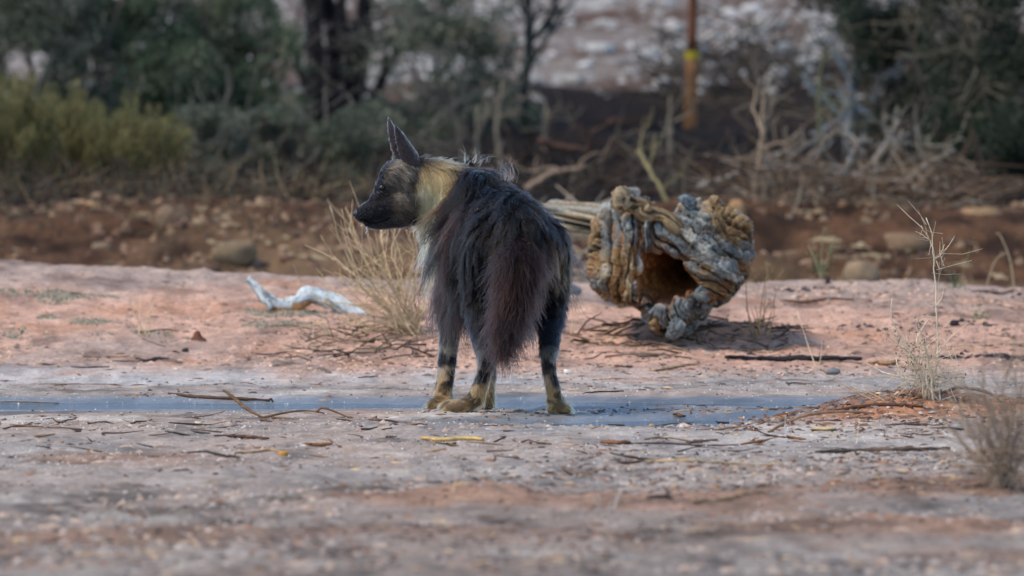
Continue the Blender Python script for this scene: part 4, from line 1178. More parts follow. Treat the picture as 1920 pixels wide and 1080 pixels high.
y1 = G(490, 786).y
stick('crooked brown stick with a raised end lying before the puddle', [(490, 786), (460, 765, .03), (436, 744, .05), (417, 731, .06)], .0075, (.20, .12, .07), 1, cat='stick',
      side=[[(488, 784, y1), (530, 775, y1), (570, 770, y1 + .02), (605, 774, y1)], [(592, 773, y1), (606, 765, y1), (640, 777, y1 - .04), (679, 795, y1 - .1)], [(510, 783, y1), (540, 786, y1 - .05), (580, 791, y1 - .1)]])
stick('long thin dark stick half lying in the puddle', [(316, 740), (370, 748), (440, 752), (505, 754)], .0075, (.10, .055, .035), 2,
      side=[[(503, 752, G(505, 756).y), (508, 748, G(505, 756).y), (512, 754, G(505, 756).y), (520, 759, G(505, 756).y)]])
stick('yellow peeled stick lying on the pale sand before the hyena', [(790, 829), (830, 831), (870, 830), (906, 831)], .0085, (.62, .42, .15), 3, jit=.1)
for i, (lab, a, b, py, r, c, dy) in enumerate((
        ('ragged dark brown bark strip on the sand before the crooked stick', 425, 502, 824, .010, (.10, .05, .03), 3),
        ('curled two toned bark flake beside the ragged bark strip', 570, 622, 838, .010, (.20, .09, .04), 2),
        ('orange flecked twig under the ragged bark strip', 440, 540, 853, .005, (.42, .25, .11), -2),
        ('thin brown straw on the near edge of the wet sand', 345, 420, 781, .003, (.3, .19, .12), -6),
        ('dark twig by the rim of the puddle where it narrows', 95, 142, 792, .0035, (.13, .08, .06), -8),
        ('reddish brown twig pair crossing on the damp sand', 5, 60, 800, .005, (.20, .10, .06), -12),
        ('long straw lying along the far shore of the puddle', 28, 215, 722, .0045, (.33, .25, .16), 3),
        ('dark straw along the near shore of the puddle', 0, 110, 757, .004, (.25, .18, .12), 3),
        ('thick grey black stick on the pink sand bank', 255, 315, 678, .010, (.06, .055, .055), 3),
        ('thin grey stick trailing off the thick one', 210, 262, 681, .004, (.08, .07, .07), -1),
        ('rusty stick half buried in the pink sand bank', 155, 240, 672, .006, (.34, .18, .09), 1),
        ('thin dark stick beside the tuft of three stalks', 262, 332, 624, .006, (.10, .075, .07), -2),
        ('leaning thin twig below the tuft of three stalks', 266, 310, 645, .004, (.12, .09, .085), 14),
        ('dark flat stick on the salt crust', 132, 205, 691, .006, (.10, .085, .075), -2),
        ('straight black splinter on the wet sand beside the hyena hind paw', 1097, 1170, 737, .005, (.03, .028, .03), 0),
        ('short grey splinter above the black one', 1116, 1136, 728, .004, (.10, .09, .08), 0),
        ('brown leaf shaped bark chip on the damp sand beyond the hind paw', 1262, 1286, 783, .008, (.12, .06, .03), 6),
        ('black charred branch lying on the pink sand before the stump', 1362, 1616, 679, .020, (.022, .02, .022), 2),
        ('grey tan broken stick at the foot of the stump', 1182, 1252, 668, .010, (.24, .2, .16), -3),
        ('orange tan curved root piece lying before the stump', 1227, 1310, 692, .009, (.40, .24, .13), -12),
        ('dark bark chip beside the curved root piece', 1152, 1186, 689, .006, (.10, .06, .045), 0),
        ('thin forked twig in front of the stump', 1096, 1150, 668, .004, (.16, .11, .08), -10),
        ('smooth brown pebble shaped bark lump on the bank', 1630, 1685, 684, .014, (.30, .19, .10), -2),
        ('long pale straw branch on the bank behind the tall dry bush', 1745, 1925, 648, .008, (.46, .33, .19), -4),
        ('dark branch lying on the ridge beside the bent stalk', 1822, 1902, 551, .008, (.12, .07, .05), 0),
        ('rusty dark branch on the ridge beyond the straw tuft', 1465, 1600, 568, .010, (.15, .085, .06), -6),
        ('grey stick on the far wet margin beyond the charred branch', 1475, 1522, 721, .006, (.14, .09, .065), 1),
        ('brown stick at the wet edge below the grey one', 1465, 1560, 714, .004, (.2, .15, .11), 2),
        ('long dark twig on the near sand beside the debris mound', 1170, 1385, 838, .006, (.09, .06, .05), 6),
        ('rusty root lying on the near sand next to the long dark twig', 1130, 1180, 836, .012, (.22, .10, .05), 2),
        ('pale straw stem lying across the near sand', 1210, 1450, 872, .007, (.48, .33, .17), -2),
        ('dark chip pair under the pale straw stem', 1160, 1205, 873, .008, (.10, .06, .045), 0),
        ('short black stick in the foreground sand', 1214, 1260, 937, .008, (.045, .04, .042), 0),
        ('curved tan stick in the foreground sand beside the short black one', 1298, 1440, 938, .009, (.32, .21, .12), -14),
        ('flat dark stick in the foreground beside the leafless bush', 1630, 1690, 908, .010, (.085, .06, .05), 0),
        ('tan stick in the middle of the foreground sand', 1055, 1135, 890, .009, (.16, .10, .07), 3),
        ('dark bark piece where the wet sand meets the bank', 790, 860, 690, .005, (.12, .08, .06), -2),
        ('dark stick pair in front of the dry bush', 478, 540, 664, .006, (.10, .075, .065), -4),
        ('dark bent stick lying at the foot of the dry bush', 582, 660, 668, .006, (.13, .09, .07), -12),
        ('grey black twig on the sparkling wet sand', 672, 708, 709, .005, (.09, .08, .08), -2),
        ('reddish bark chip near the hyena paw prints', 770, 800, 799, .005, (.28, .14, .07), 0),
        ('straight tan twig below the hyena hind legs', 885, 962, 803, .004, (.26, .14, .08), -2))):
    rng = np.random.RandomState(i)
    k = 4
    pts = [(a + (b - a) * t, py + dy * (t - .5) * 1.0 + rng.normal(0, .8)) for t in np.linspace(0, 1, k)]
    stick(lab, pts, r, c, 10 + i, name='bark_chip' if ('chip' in lab or 'bark' in lab or 'flake' in lab) else 'stick', cat='bark' if ('chip' in lab or 'bark' in lab or 'flake' in lab) else 'stick', jit=.2, flat=.55)

# cone-shaped brown clod, droppings, small stones
def clod(label, px, py, w, h, col, seed, name='clod', cat='clod'):
    g = G(px, py); s_ = (CAM_D + g.y) / CAM_D / PXM
    p, F = rock_mesh(np.random.RandomState(seed), (w * s_ / 1.7, w * s_ / 1.7, h * s_ / 1.1))
    p[:, 2] = p[:, 2] + h * s_ * .35
    mb = MB(); mb.add(p + np.array(g), F, np.array(col)); return tag(mb.build(name, M_STONE), label, cat)
g = G(370, 641); s_ = (CAM_D + g.y) / CAM_D / PXM
mb = MB()
prof = [(18, -2), (15, 1), (9, 6), (6.5, 11), (5, 15), (2, 17), (.3, 17.5)]
a = np.arange(14) * 2 * math.pi / 14
Vc = np.concatenate([np.stack([np.cos(a) * r_ * s_ * (1 + .12 * np.sin(3 * a + h_)), np.sin(a) * r_ * s_, np.full(14, h_ * s_)], 1) for r_, h_ in prof]) + np.array(g)
mb.add(Vc, [(i * 14 + j, i * 14 + (j + 1) % 14, (i + 1) * 14 + (j + 1) % 14, (i + 1) * 14 + j) for i in range(6) for j in range(14)] + [tuple(range(84, 98))], np.array([.13, .055, .035]))
tag(mb.build('soil_cone', M_STONE), 'small dark red brown cone of soil on the pink sand bank', 'soil cone')
clod('small dark round clod near the soil cone', 347, 661, 12, 7, (.08, .05, .045), 951)
clod('pale whitish pebble on the salt crust behind the hyena hind leg', 1065, 703, 14, 8, (.72, .66, .56), 952, 'pebble', 'pebble')
clod('cream pebble near the crooked stick', 371, 797, 11, 7, (.62, .5, .34), 953, 'pebble', 'pebble')
clod('tan pebble at the puddle edge beneath the debris mound', 1222, 802, 9, 8, (.52, .3, .15), 954, 'pebble', 'pebble')
clod('white pebble beside the tan one at the puddle edge', 1279, 801, 9, 6, (.7, .64, .55), 955, 'pebble', 'pebble')
clod('blue grey stone at the foot of the two bare stalks', 1562, 703, 26, 11, (.15, .16, .155), 956, 'stone', 'stone')
clod('orange seed pod on the sand before the crooked stick', 531, 856, 18, 9, (.55, .27, .06), 957, 'seed_pod', 'seed pod')
clod('cream husk lying on the debris mound', 1545, 806, 46, 6, (.52, .38, .21), 958, 'husk', 'husk')
clod('black dung lump on the far bank beside the green sprout', 1790, 612, 16, 12, (.03, .025, .03), 959, 'dung', 'dung')
clod('small dark stone standing on the ridge', 1552, 536, 9, 12, (.05, .035, .035), 960, 'stone', 'stone')

# debris mound: roots and bark on red sand
stick('pale brown root arching over the debris mound', [(1440, 812), (1480, 790, 0.0), (1530, 775, 0.0), (1600, 772, 0.0), (1640, 776, 0.0)], .006, (.22, .13, .08), 70, 'root', 'root')
stick('orange brown root at the tail of the debris mound', [(1390, 836), (1430, 830), (1475, 822), (1510, 824)], .006, (.26, .12, .05), 71, 'root', 'root')
stick('dark brown bark on the crest of the debris mound', [(1560, 775), (1620, 768), (1680, 764), (1730, 770)], .008, (.09, .045, .03), 72, 'bark_chip', 'bark')
stick('grey arched branch beyond the debris mound', [(1745, 746), (1770, 735, 0.0), (1800, 727, 0.0), (1850, 735, 0.0), (1885, 757, 0.0)], .007, (.17, .13, .11), 73)
stick('long tan root resting along the foot of the debris mound', [(1530, 852), (1620, 848), (1700, 850), (1780, 846)], .009, (.11, .075, .055), 74, 'root', 'root')

# ------------------------------------------------------------------ uncountable litter on the ground
def scatter(name, label, n, area, kinds, seed, cat, dens=None, sink=.3):
    """flat irregular flakes and splinters; area in world x,y"""
    rng = np.random.RandomState(seed)
    x = area[0] + (area[1] - area[0]) * rng.rand(n * 4); y = area[2] + (area[3] - area[2]) * rng.rand(n * 4)
    x = x * (CAM_D + y) / CAM_D
    pr = np.ones(n * 4) if dens is None else dens(x, y)
    keep = rng.rand(n * 4) < pr
    x, y = x[keep][:n], y[keep][:n]
    n = len(x)
    z = H(x, y)
    kk = rng.choice(len(kinds), n, p=np.array([k[0] for k in kinds]) / sum(k[0] for k in kinds))
    L = np.array([kinds[k][1] for k in kk]) * (.4 + 1.1 * rng.rand(n) ** 2)
    Wd = np.array([kinds[k][2] for k in kk]) * (.5 + rng.rand(n))
    Hh = np.array([kinds[k][3] for k in kk]) * (.5 + rng.rand(n))
    col = np.array([kinds[k][4] for k in kk]) * (.55 + .9 * rng.rand(n))[:, None]
    a = rng.rand(n) * math.pi * 2
    dx, dy = np.cos(a), np.sin(a)
    base = np.array([[-1, -.5, 0], [-.3, -1, 0], [1, -.4, 0], [.8, .6, 0], [-.2, 1, 0], [-.9, .5, 0], [-.25, 0, 1], [.35, .1, .85]])
    jit = 1 + .5 * (rng.rand(n, 8, 3) - .5)
    b = base[None] * jit
    X_ = b[..., 0] * L[:, None]; Y_ = b[..., 1] * Wd[:, None]; Z_ = b[..., 2] * Hh[:, None] - sink * Hh[:, None]
    tilt = rng.normal(0, .10, n)[:, None]
    V = np.stack([x[:, None] + X_ * dx[:, None] - Y_ * dy[:, None], y[:, None] + X_ * dy[:, None] + Y_ * dx[:, None], z[:, None] + Z_ + X_ * tilt], -1)
    f = np.array([[0, 1, 6], [1, 7, 6], [1, 2, 7], [2, 3, 7], [3, 4, 7], [4, 6, 7], [4, 5, 6], [5, 0, 6]])
    F = (np.arange(n)[:, None, None] * 8 + f[None]).reshape(-1, 3)
    return tag(mesh_obj(name, V.reshape(-1, 3), F, M_LITTER, col=np.repeat(col, 8, 0), smooth=False), label, cat, kind='stuff')

def dens_all(x, y):
    n = fbm(x * 1.1, y * .8, oct=4, seed=130)
    d = .06 + 1.6 * np.clip(n - .02, 0, 1) + .5 * np.clip(fbm(x * 4, y * 3, oct=2, seed=143) - .15, 0, 1)
    d = d + .55 * sm(1.0, 1.8, x) * sm(3.5, 5, y)
    d = d + .8 * np.exp(-((x - 1.3) / .5) ** 2 - ((y + .9) / .7) ** 2)
    d = d + .4 * np.exp(-((x - .7) / .6) ** 2 - ((y - 4.3) / .8) ** 2)
    d = d + .4 * np.exp(-((x + .35) / .5) ** 2 - ((y - 4.2) / .8) ** 2)
    p = puddle(x, y)
    return np.clip(d * (1 - .93 * sm(-.35, 0, p)), 0, 1)
DKC, BRC, RDC, TNC, GYC = (.05, .04, .036), (.14, .085, .06), (.26, .13, .075), (.42, .29, .17), (.20, .18, .165)
scatter('litter', 'dark bark crumbs, twigs and dung flakes strewn over the sand', 8500, (-2.0, 2.0, -8.8, 8.0),
        [(.45, .012, .004, .005, DKC), (.20, .025, .004, .005, BRC), (.18, .016, .007, .005, BRC), (.12, .02, .006, .006, RDC), (.10, .022, .003, .004, TNC), (.2, .010, .006, .006, GYC)], 131, 'litter', dens_all)
scatter('litter', 'fine splinters and straw bits on the sand', 1500, (-2.0, 2.0, -8.5, 7.5),
        [(.5, .045, .0028, .004, BRC), (.3, .05, .003, .004, TNC), (.4, .04, .003, .005, DKC)], 132, 'litter', dens_all)
scatter('litter', 'black dung and charred flakes on the far bank', 2000, (.75, 2.1, 3.8, 7.6),
        [(.6, .028, .014, .012, (.028, .025, .028)), (.4, .02, .008, .009, (.07, .05, .045))], 133, 'litter', lambda x, y: np.clip(-.05 + 1.9 * fbm(x * 1.6, y * 1.3, oct=3, seed=134) + .5 * np.exp(-((y - 5.6) / .7) ** 2), 0, 1))
scatter('pebbles', 'tiny pale grit grains glinting on the damp sand', 5200, (-2.0, 2.0, -4.0, 3.6),
        [(.8, .0022, .0022, .0026, (.62, .62, .60)), (.2, .0035, .003, .003, (.5, .45, .38))], 135, 'grit', lambda x, y: np.clip(.5 + 1.3 * fbm(x * 1.5, y * 1.5, oct=3, seed=136), 0, 1) * (1 - .5 * sm(.02, .1, puddle(x, y))), sink=.1)
scatter('litter', 'crumbled roots and bark covering the debris mound', 900, (.72, 2.0, -1.9, -.1),
        [(.4, .03, .006, .008, BRC), (.3, .022, .008, .008, (.2, .09, .05)), (.2, .05, .004, .006, (.3, .17, .09)), (.2, .018, .008, .008, DKC)], 137, 'litter', lambda x, y: np.exp(-((x - 1.35) / .55) ** 2 - ((y + .85) / .6) ** 2))
# green lichen-like mats on the bank
scatter('ground_cover', 'flat grey green mats of tiny plants on the sand bank', 4200, (-2.0, -.6, 4.6, 7.0),
        [(1, .010, .006, .007, (.20, .195, .14))], 138, 'ground cover', lambda x, y: 1.0 * (fbm(x * 2.2, y * 1.7, oct=3, seed=139) > .40))

scatter('rubble', 'crumbs of red brown earth and straw on the eroded bank', 2600, (-2.0, 2.0, 12.5, 18.5),
        [(.5, .035, .025, .03, (.14, .08, .05)), (.25, .05, .03, .035, (.20, .13, .08)), (.2, .09, .006, .02, (.26, .2, .12)), (.25, .03, .02, .02, (.06, .04, .03))], 141, 'rubble', lambda x, y: np.clip(.4 + fbm(x * 1.2, y * .8, oct=3, seed=142), 0, 1))

scatter('crumbs', 'lumps and crumbs of dry pinkish sand on the far bank', 3200, (-2.0, 2.0, 2.9, 8.2),
        [(.6, .013, .011, .007, (.52, .33, .23)), (.3, .020, .016, .009, (.38, .265, .20)), (.15, .03, .02, .010, (.24, .17, .13))], 151, 'sand', lambda x, y: np.clip(.15 + 1.8 * fbm(x * 1.5, y * 1.1, oct=3, seed=152), 0, 1), sink=.35)
scatter('crumbs', 'lumps and crumbs of dry greyish sand around the puddle', 2600, (-2.0, 2.0, -8.8, -.9),
        [(.6, .012, .010, .007, (.38, .32, .275)), (.3, .02, .016, .009, (.27, .225, .19)), (.15, .028, .02, .010, (.36, .26, .19))], 153, 'sand', lambda x, y: np.clip(.1 + 1.8 * fbm(x * 1.3, y * .9, oct=3, seed=154), 0, 1) * (1 - sm(-.3, 0, puddle(x, y))), sink=.35)
twig_stuff('litter', 'dark twigs and bark bits strewn around the foot of the stump', 110, (1080, 1470, 3.9, 5.3), 161, [(.10, .065, .045), (.05, .038, .032), (.2, .14, .1), (.16, .09, .055)], (.002, .006), (.04, .22), .01, 'litter', .08)
twig_stuff('litter', 'fallen dry twigs lying around the straw coloured bush', 90, (560, 830, 3.7, 5.0), 162, [(.12, .085, .06), (.3, .22, .14), (.07, .05, .04)], (.0018, .004), (.05, .25), .02, 'litter', .12)
twig_stuff('litter', 'broken dark twigs scattered on the near sand', 80, (60, 1860, -3.6, -.9), 163, [(.10, .06, .045), (.06, .05, .045), (.26, .16, .09)], (.0018, .0045), (.03, .14), .004, 'litter', .04)

# ------------------------------------------------------------------ the hyena
def hyena():
    rng = np.random.RandomState(77)
    root = empty('hyena', (0.0, 0.0, 0.0))
    tag(root, 'shaggy dark brown hyena standing at the puddle with its head turned aside', 'hyena')
    pieces = MB()
    SK_P, SK_R, SK_K = [], [], []         # skeleton samples: centre, radius, region
    REG = dict(torso=0, rump=1, neck=2, head=3, muzzle=4, ear=5, thigh=6, shank=7, paw=8, tail=9, upper_arm=10, jaw=11)

    def chain(pts, region, n=14, sides=18, flat=1.0):
        """pts: (px, py, y, radius)"""
        P = np.array([tuple(W(a, b, c)) for a, b, c, r in pts])
        R = np.array([r for *_, r in pts])
        Q = catmull(P, n)
        T = np.interp(np.linspace(0, len(R) - 1, n), np.arange(len(R)), R)
        t0 = (Q[0] - Q[1]); t0 /= np.linalg.norm(t0)
        t1 = (Q[-1] - Q[-2]); t1 /= np.linalg.norm(t1)
        pre = [Q[0] + t0 * T[0] * s for s in (0.98, 0.8, 0.45)]
        post = [Q[-1] + t1 * T[-1] * s for s in (0.45, 0.8, 0.98)]
        rr = lambda s: math.sqrt(max(0.0, 1 - s * s))
        PP = np.vstack([pre, Q, post])
        RR = np.concatenate([[T[0] * rr(s) for s in (0.98, 0.8, 0.45)], T, [T[-1] * rr(s) for s in (0.45, 0.8, 0.98)]])
        pieces.tube(PP, RR, sides, flat=flat)
        for q, r in zip(Q, T):
            SK_P.append(q); SK_R.append(r); SK_K.append(REG[region])

    def ball(px, py, y, rx, ry, rz, region, rot=0.0, k=16):
        c = np.array(W(px, py, y))
        u = np.linspace(0.02, math.pi - 0.02, k)
        v = np.arange(k * 2) * math.pi / k
        U, Vv = np.meshgrid(u, v, indexing='ij')
        p = np.stack([rx * np.sin(U) * np.cos(Vv), ry * np.sin(U) * np.sin(Vv), rz * np.cos(U)], -1).reshape(-1, 3)
        cr, sr = math.cos(rot), math.sin(rot)
        p = np.stack([p[:, 0] * cr + p[:, 2] * sr, p[:, 1], -p[:, 0] * sr + p[:, 2] * cr], 1) + c
        F = []
        n2 = k * 2
        for i in range(k - 1):
            for j in range(n2):
                F.append((i * n2 + j, (i + 1) * n2 + j, (i + 1) * n2 + (j + 1) % n2, i * n2 + (j + 1) % n2))
        F.append(tuple(range(n2)))
        F.append(tuple(range((k - 1) * n2, k * n2))[::-1])
        pieces.add(p, F)
        SK_P.append(c); SK_R.append(min(rx, ry, rz)); SK_K.append(REG[region])

    # trunk: deep sloping chest, narrower croup
    chain([(888, 412, .34, .125), (905, 420, .22, .135), (935, 436, .05, .132), (962, 450, -.1, .125), (984, 470, -.22, .105)], 'torso', 22, 26)
    chain([(880, 470, .36, .100), (899, 490, .22, .105), (930, 500, .05, .10), (965, 505, -.1, .085)], 'torso', 16, 22)
    ball(905, 352, .25, .07, .17, .055, 'torso', 0.15)
    chain([(950, 405, -.02, .085), (966, 418, -.14, .085), (978, 440, -.24, .075)], 'rump', 10)
    # neck
    chain([(892, 395, .33, .12), (855, 372, .35, .108), (820, 352, .35, .09), (795, 342, .335, .075)], 'neck', 14, 22)
    chain([(862, 450, .38, .09), (835, 410, .37, .085), (806, 380, .35, .066)], 'neck', 12, 20)
    # skull, brow, muzzle, jaw
    ball(766, 335, .32, .062, .062, .062, 'head', 0.3)
    ball(742, 334, .32, .055, .058, .062, 'head', 0.5)
    ball(757, 378, .32, .058, .066, .052, 'jaw', 0.2)
    ball(722, 356, .32, .036, .044, .042, 'head', 0.6)
    chain([(742, 378, .32, .052), (715, 388, .32, .041), (692, 397, .32, .033), (680, 402, .32, .028)], 'muzzle', 12, 18)
    chain([(760, 404, .32, .036), (730, 412, .32, .027), (706, 417, .32, .021), (690, 417, .32, .015)], 'jaw', 12, 16)
    ball(706, 372, .32, .030, .030, .020, 'muzzle', -0.75)
    ball(676, 401, .32, .019, .023, .019, 'muzzle')

    # ears: cupped leaf-shaped shells
    def ear(base, tip, side, width, out_dir):
        b, t = np.array(base), np.array(tip)
        ax = t - b; L = np.linalg.norm(ax); ax /= L
        s = np.array(side) - np.dot(side, ax) * ax; s /= np.linalg.norm(s)
        nrm = np.cross(ax, s)
        if np.dot(nrm, out_dir) < 0: nrm = -nrm
        nu, nv = 12, 9
        outer, inner = [], []
        for i in range(nu):
            f = i / (nu - 1)
            wdt = width * (math.sin(math.pi * min(1, 0.28 + 0.72 * f) ** 1.15) ** 0.75 + 0.03) if f < 1 else width * 0.05
            wdt = width * (1 - f) ** 0.62 * (0.8 + 0.9 * f * (1 - f)) + 0.004
            for j in range(nv):
                g = (j / (nv - 1) - 0.5) * 2
                cup = (g * g) * wdt * 0.75
                p = b + ax * L * f * (1 - 0.06 * abs(g)) + s * g * wdt - nrm * cup
                outer.append(p + nrm * 0.004); inner.append(p - nrm * 0.005)
        V = np.array(outer + inner); o = nu * nv
        F = []
        for i in range(nu - 1):
            for j in range(nv - 1):
                a = i * nv + j
                F.append((a, a + 1, a + nv + 1, a + nv)); F.append((o + a, o + a + nv, o + a + nv + 1, o + a + 1))
        edge = [i * nv for i in range(nu)] + [(nu - 1) * nv + j for j in range(1, nv)] + [i * nv + nv - 1 for i in range(nu - 2, -1, -1)] + [j for j in range(nv - 2, 0, -1)]
        for k in range(len(edge)):
            a, c = edge[k], edge[(k + 1) % len(edge)]
            F.append((a, o + a, o + c, c))
        pieces.add(V, F)
        for f in np.linspace(0.25, 1, 9):
            SK_P.append(b + ax * L * f); SK_R.append(0.012 if f > 0.5 else 0.02); SK_K.append(REG['ear'])

    ear(W(789, 320, .275), W(739, 232, .26), Vector((0.83, 0.5, 0.1)), .037, (0.6, -0.8, 0.2))
    ear(W(762, 308, .37), W(728, 219, .39), Vector((0.6, 0.8, 0.1)), .030, (0.6, -0.5, 0.2))

    # fore legs
    chain([(862, 470, .33, .075), (852, 540, .28, .05), (848, 575, .25, .043)], 'upper_arm', 10)
    chain([(848, 570, .25, .043), (842, 635, .22, .031), (837, 690, .19, .029), (833, 722, .165, .028), (829, 748, .15, .030)], 'shank', 16)
    chain([(834, 750, .155, .030), (824, 757, .125, .027), (812, 761, .10, .022)], 'paw', 8)
    chain([(838, 756, .12, .022), (830, 762, .08, .017)], 'paw', 5)
    chain([(912, 470, .36, .07), (915, 540, .30, .05), (917, 575, .27, .043)], 'upper_arm', 10)
    chain([(917, 570, .27, .043), (916, 640, .23, .031), (915, 690, .20, .028), (914, 725, .17, .025), (913, 748, .155, .026)], 'shank', 16)
    chain([(914, 752, .155, .026), (911, 760, .19, .023), (908, 763, .21, .018)], 'paw', 8)
    # hind legs: knee forward against the belly, hock behind
    chain([(930, 460, -.15, .10), (915, 520, -.10, .085), (903, 575, -.09, .058)], 'thigh', 12)
    chain([(903, 570, -.09, .058), (906, 625, -.21, .040), (914, 672, -.33, .030)], 'shank', 12)
    chain([(914, 668, -.335, .029), (905, 712, -.315, .024), (893, 742, -.30, .026)], 'shank', 12)
    chain([(895, 745, -.30, .027), (872, 760, -.295, .025), (848, 764, -.285, .023), (834, 765, -.28, .019)], 'paw', 12)
    chain([(875, 762, -.33, .020), (850, 767, -.33, .017), (838, 768, -.325, .014)], 'paw', 8)
    chain([(1012, 460, -.15, .092), (1022, 520, -.10, .074), (1030, 575, -.09, .053)], 'thigh', 12)
    chain([(1030, 570, -.09, .053), (1031, 620, -.22, .036), (1028, 665, -.36, .027)], 'shank', 12)
    chain([(1028, 662, -.365, .026), (1031, 705, -.345, .021), (1041, 745, -.32, .024)], 'shank', 12)
    chain([(1040, 748, -.32, .026), (1049, 761, -.30, .026), (1054, 765, -.27, .022)], 'paw', 8)
    chain([(1043, 760, -.33, .024), (1060, 766, -.33, .018), (1064, 768, -.315, .014)], 'paw', 6)
    chain([(1040, 765, -.34, .018), (1033, 768, -.33, .014)], 'paw', 5)
    # tail
    chain([(978, 448, -.28, .034), (974, 480, -.35, .03), (964, 540, -.385, .024), (954, 575, -.39, .018), (947, 605, -.38, .010)], 'tail', 18, 12)

    # one continuous skin: voxel remesh of the joined volumes, smoothed
    me = bpy.data.meshes.new('body_source')
    me.from_pydata(np.concatenate(pieces.V).tolist(), [], pieces.F)
    import bmesh
    bm = bmesh.new(); bm.from_mesh(me); bmesh.ops.recalc_face_normals(bm, faces=bm.faces); bm.to_mesh(me); bm.free()
    tmp = bpy.data.objects.new('body_source', me)
    COL.objects.link(tmp)
    rm = tmp.modifiers.new('r', 'REMESH'); rm.mode = 'VOXEL'; rm.voxel_size = 0.0048
    s_ = tmp.modifiers.new('s', 'SMOOTH'); s_.factor = 0.5; s_.iterations = 5
    dg = bpy.context.evaluated_depsgraph_get()
    ev = tmp.evaluated_get(dg)
    bme = bpy.data.meshes.new_from_object(ev)
    bpy.data.objects.remove(tmp); bpy.data.meshes.remove(me)
    bme.name = 'body'
    nv = len(bme.vertices)
    V = np.empty(nv * 3); bme.vertices.foreach_get('co', V); V = V.reshape(-1, 3)
    bme.polygons.foreach_set('use_smooth', [True] * len(bme.polygons))
    bme.calc_loop_triangles()
    T = np.empty(len(bme.loop_triangles) * 3, np.int32); bme.loop_triangles.foreach_get('vertices', T); T = T.reshape(-1, 3)
    # drop the few vertices of the paws that dip under the sand onto it
    gz = H(V[:, 0], V[:, 1])
    V[:, 2] = np.maximum(V[:, 2], gz - 0.003)
    bme.vertices.foreach_set('co', V.ravel())
    bme.update()

    SKP, SKR, SKK = np.array(SK_P), np.array(SK_R), np.array(SK_K)

    def region_of(P):
        out = np.empty(len(P), int)
        for a in range(0, len(P), 4000):
            d = np.linalg.norm(P[a:a + 4000, None, :] - SKP[None], axis=2) - SKR[None]
            out[a:a + 4000] = SKK[np.argmin(d, 1)]
        return out

    DARK = np.array([.0028, .0019, .0020]); BROWN = np.array([.036, .018, .0155]); GREY = np.array([.10, .085, .072])
    CREAM = np.array([.80, .55, .25]); TAN = np.array([.42, .27, .13]); BLACK = np.array([.007, .007, .009])
    RUST = np.array([.16, .06, .03])

    def colour(P, K, rnd):
        """coat colour over the animal (with sky sheen painted on the rump), rnd: per-strand variation 0..1"""
        x, y, z = P.T
        c = np.empty_like(P)
        n = fbm(x * 9, y * 9, z * 9, oct=3, seed=60)
        body = lerp(DARK, BROWN, np.clip(0.25 + 0.9 * n + 0.5 * (rnd - .5), 0, 1))
        body = lerp(body, GREY, (rnd > .86) * .5)
        c[:] = body
        c = np.where((K == 6)[:, None], lerp(np.array([.0028, .0028, .004]), np.array([.013, .010, .011]), rnd * .8), c)
        c = np.where(((K == 1) | ((K == 0) & (y < .02) & (z > .6)))[:, None], lerp(np.array([.0028, .0028, .0042]), np.array([.040, .034, .036]), sm(.6, 1.0, rnd)), c)  # rump and rear back: paler strands imitate the sky sheen
        # flanks toward the belly a shade browner; buttocks tan under the long hair
        but = np.exp(-(((x - .135) / .035) ** 2) - ((z - .47) / .08) ** 2) + .55 * np.exp(-(((x + .035) / .03) ** 2) - ((z - .53) / .06) ** 2)
        c = lerp(c, TAN * .24, np.clip(but, 0, 1) * .75 * (rnd > .3) * (y < 0) * (K != 9))
        # neck: cream mane from the cheek down the side, greying into the dark crest
        nk = (K == 2) | ((K == 0) & (x < -.16) & (y > .2) & (z > .56))
        t = sm(-.130, -.225, x + .30 * (z - .62) + .10 * n) * sm(.84, .70, z + .05 * n)
        crest = sm(.74, .83, z + .04 * n)
        mane = lerp(lerp(CREAM, np.array([.20, .15, .10]), sm(-.25, -.17, x + .03 * n) * .75), GREY * 1.3, np.clip(crest + (rnd < .12) * .6, 0, 1))
        mane = mane * (.8 + .7 * rnd)[:, None]
        mane = lerp(mane, np.array([.14, .10, .065]), (rnd > .85) * .6)
        mane = lerp(mane, np.array([.09, .065, .04]), sm(.67, .57, z + .04 * n))
        mane = lerp(mane, DARK * 1.5, np.clip(crest * (rnd < .55) * .9, 0, 1))
        c = np.where(nk[:, None], lerp(c, mane, t), c)
        # head: grizzled black, cheeks paler behind, rusty jaw
        hd = (K == 3) | (K == 4) | (K == 11)
        hx = np.clip((x + .51) / .2, 0, 1)
        grz = sm(.35, .75, hx + .25 * n) * sm(.58, .66, z) * (rnd > .4)
        h = lerp(BLACK * 1.6, np.array([.30, .24, .17]), grz * .75)
        h = lerp(h, np.array([.06, .055, .055]), (1 - grz) * (rnd > .55) * .9)
        h = lerp(h, RUST, np.clip(np.exp(-((x + .375) / .035) ** 2 - ((z - .655) / .035) ** 2) + sm(.62, .59, z) * .35, 0, 1) * (rnd > .5) * .5)
        c = np.where(hd[:, None], h, c)
        e = (K == 5)
        c = np.where(e[:, None], lerp(lerp(np.array([.035, .03, .034]), np.array([.10, .075, .07]), rnd * .6), np.array([.22, .19, .17]), .8 * (x + .42 * (z - .80) < -.375) * (z > .79)), c)
        # legs: dark above, barred, tan and cream below
        lg = (K == 7) | (K == 8) | (K == 10) | (K == 6)
        mott = fbm(x * 34, y * 20, z * 26, oct=3, seed=63) + .3 * fbm(x * 70, y * 70, z * 40, oct=2, seed=64)
        band = np.sin(z * 95 + 2.5 * fbm(x * 16, y * 16, z * 12, oct=3, seed=61) + np.where(x < -.15, 1.2, 0)) + .35 * fbm(x * 40, y * 40, z * 20, oct=2, seed=62)
        low = sm(.10, .025, z + .03 * n)
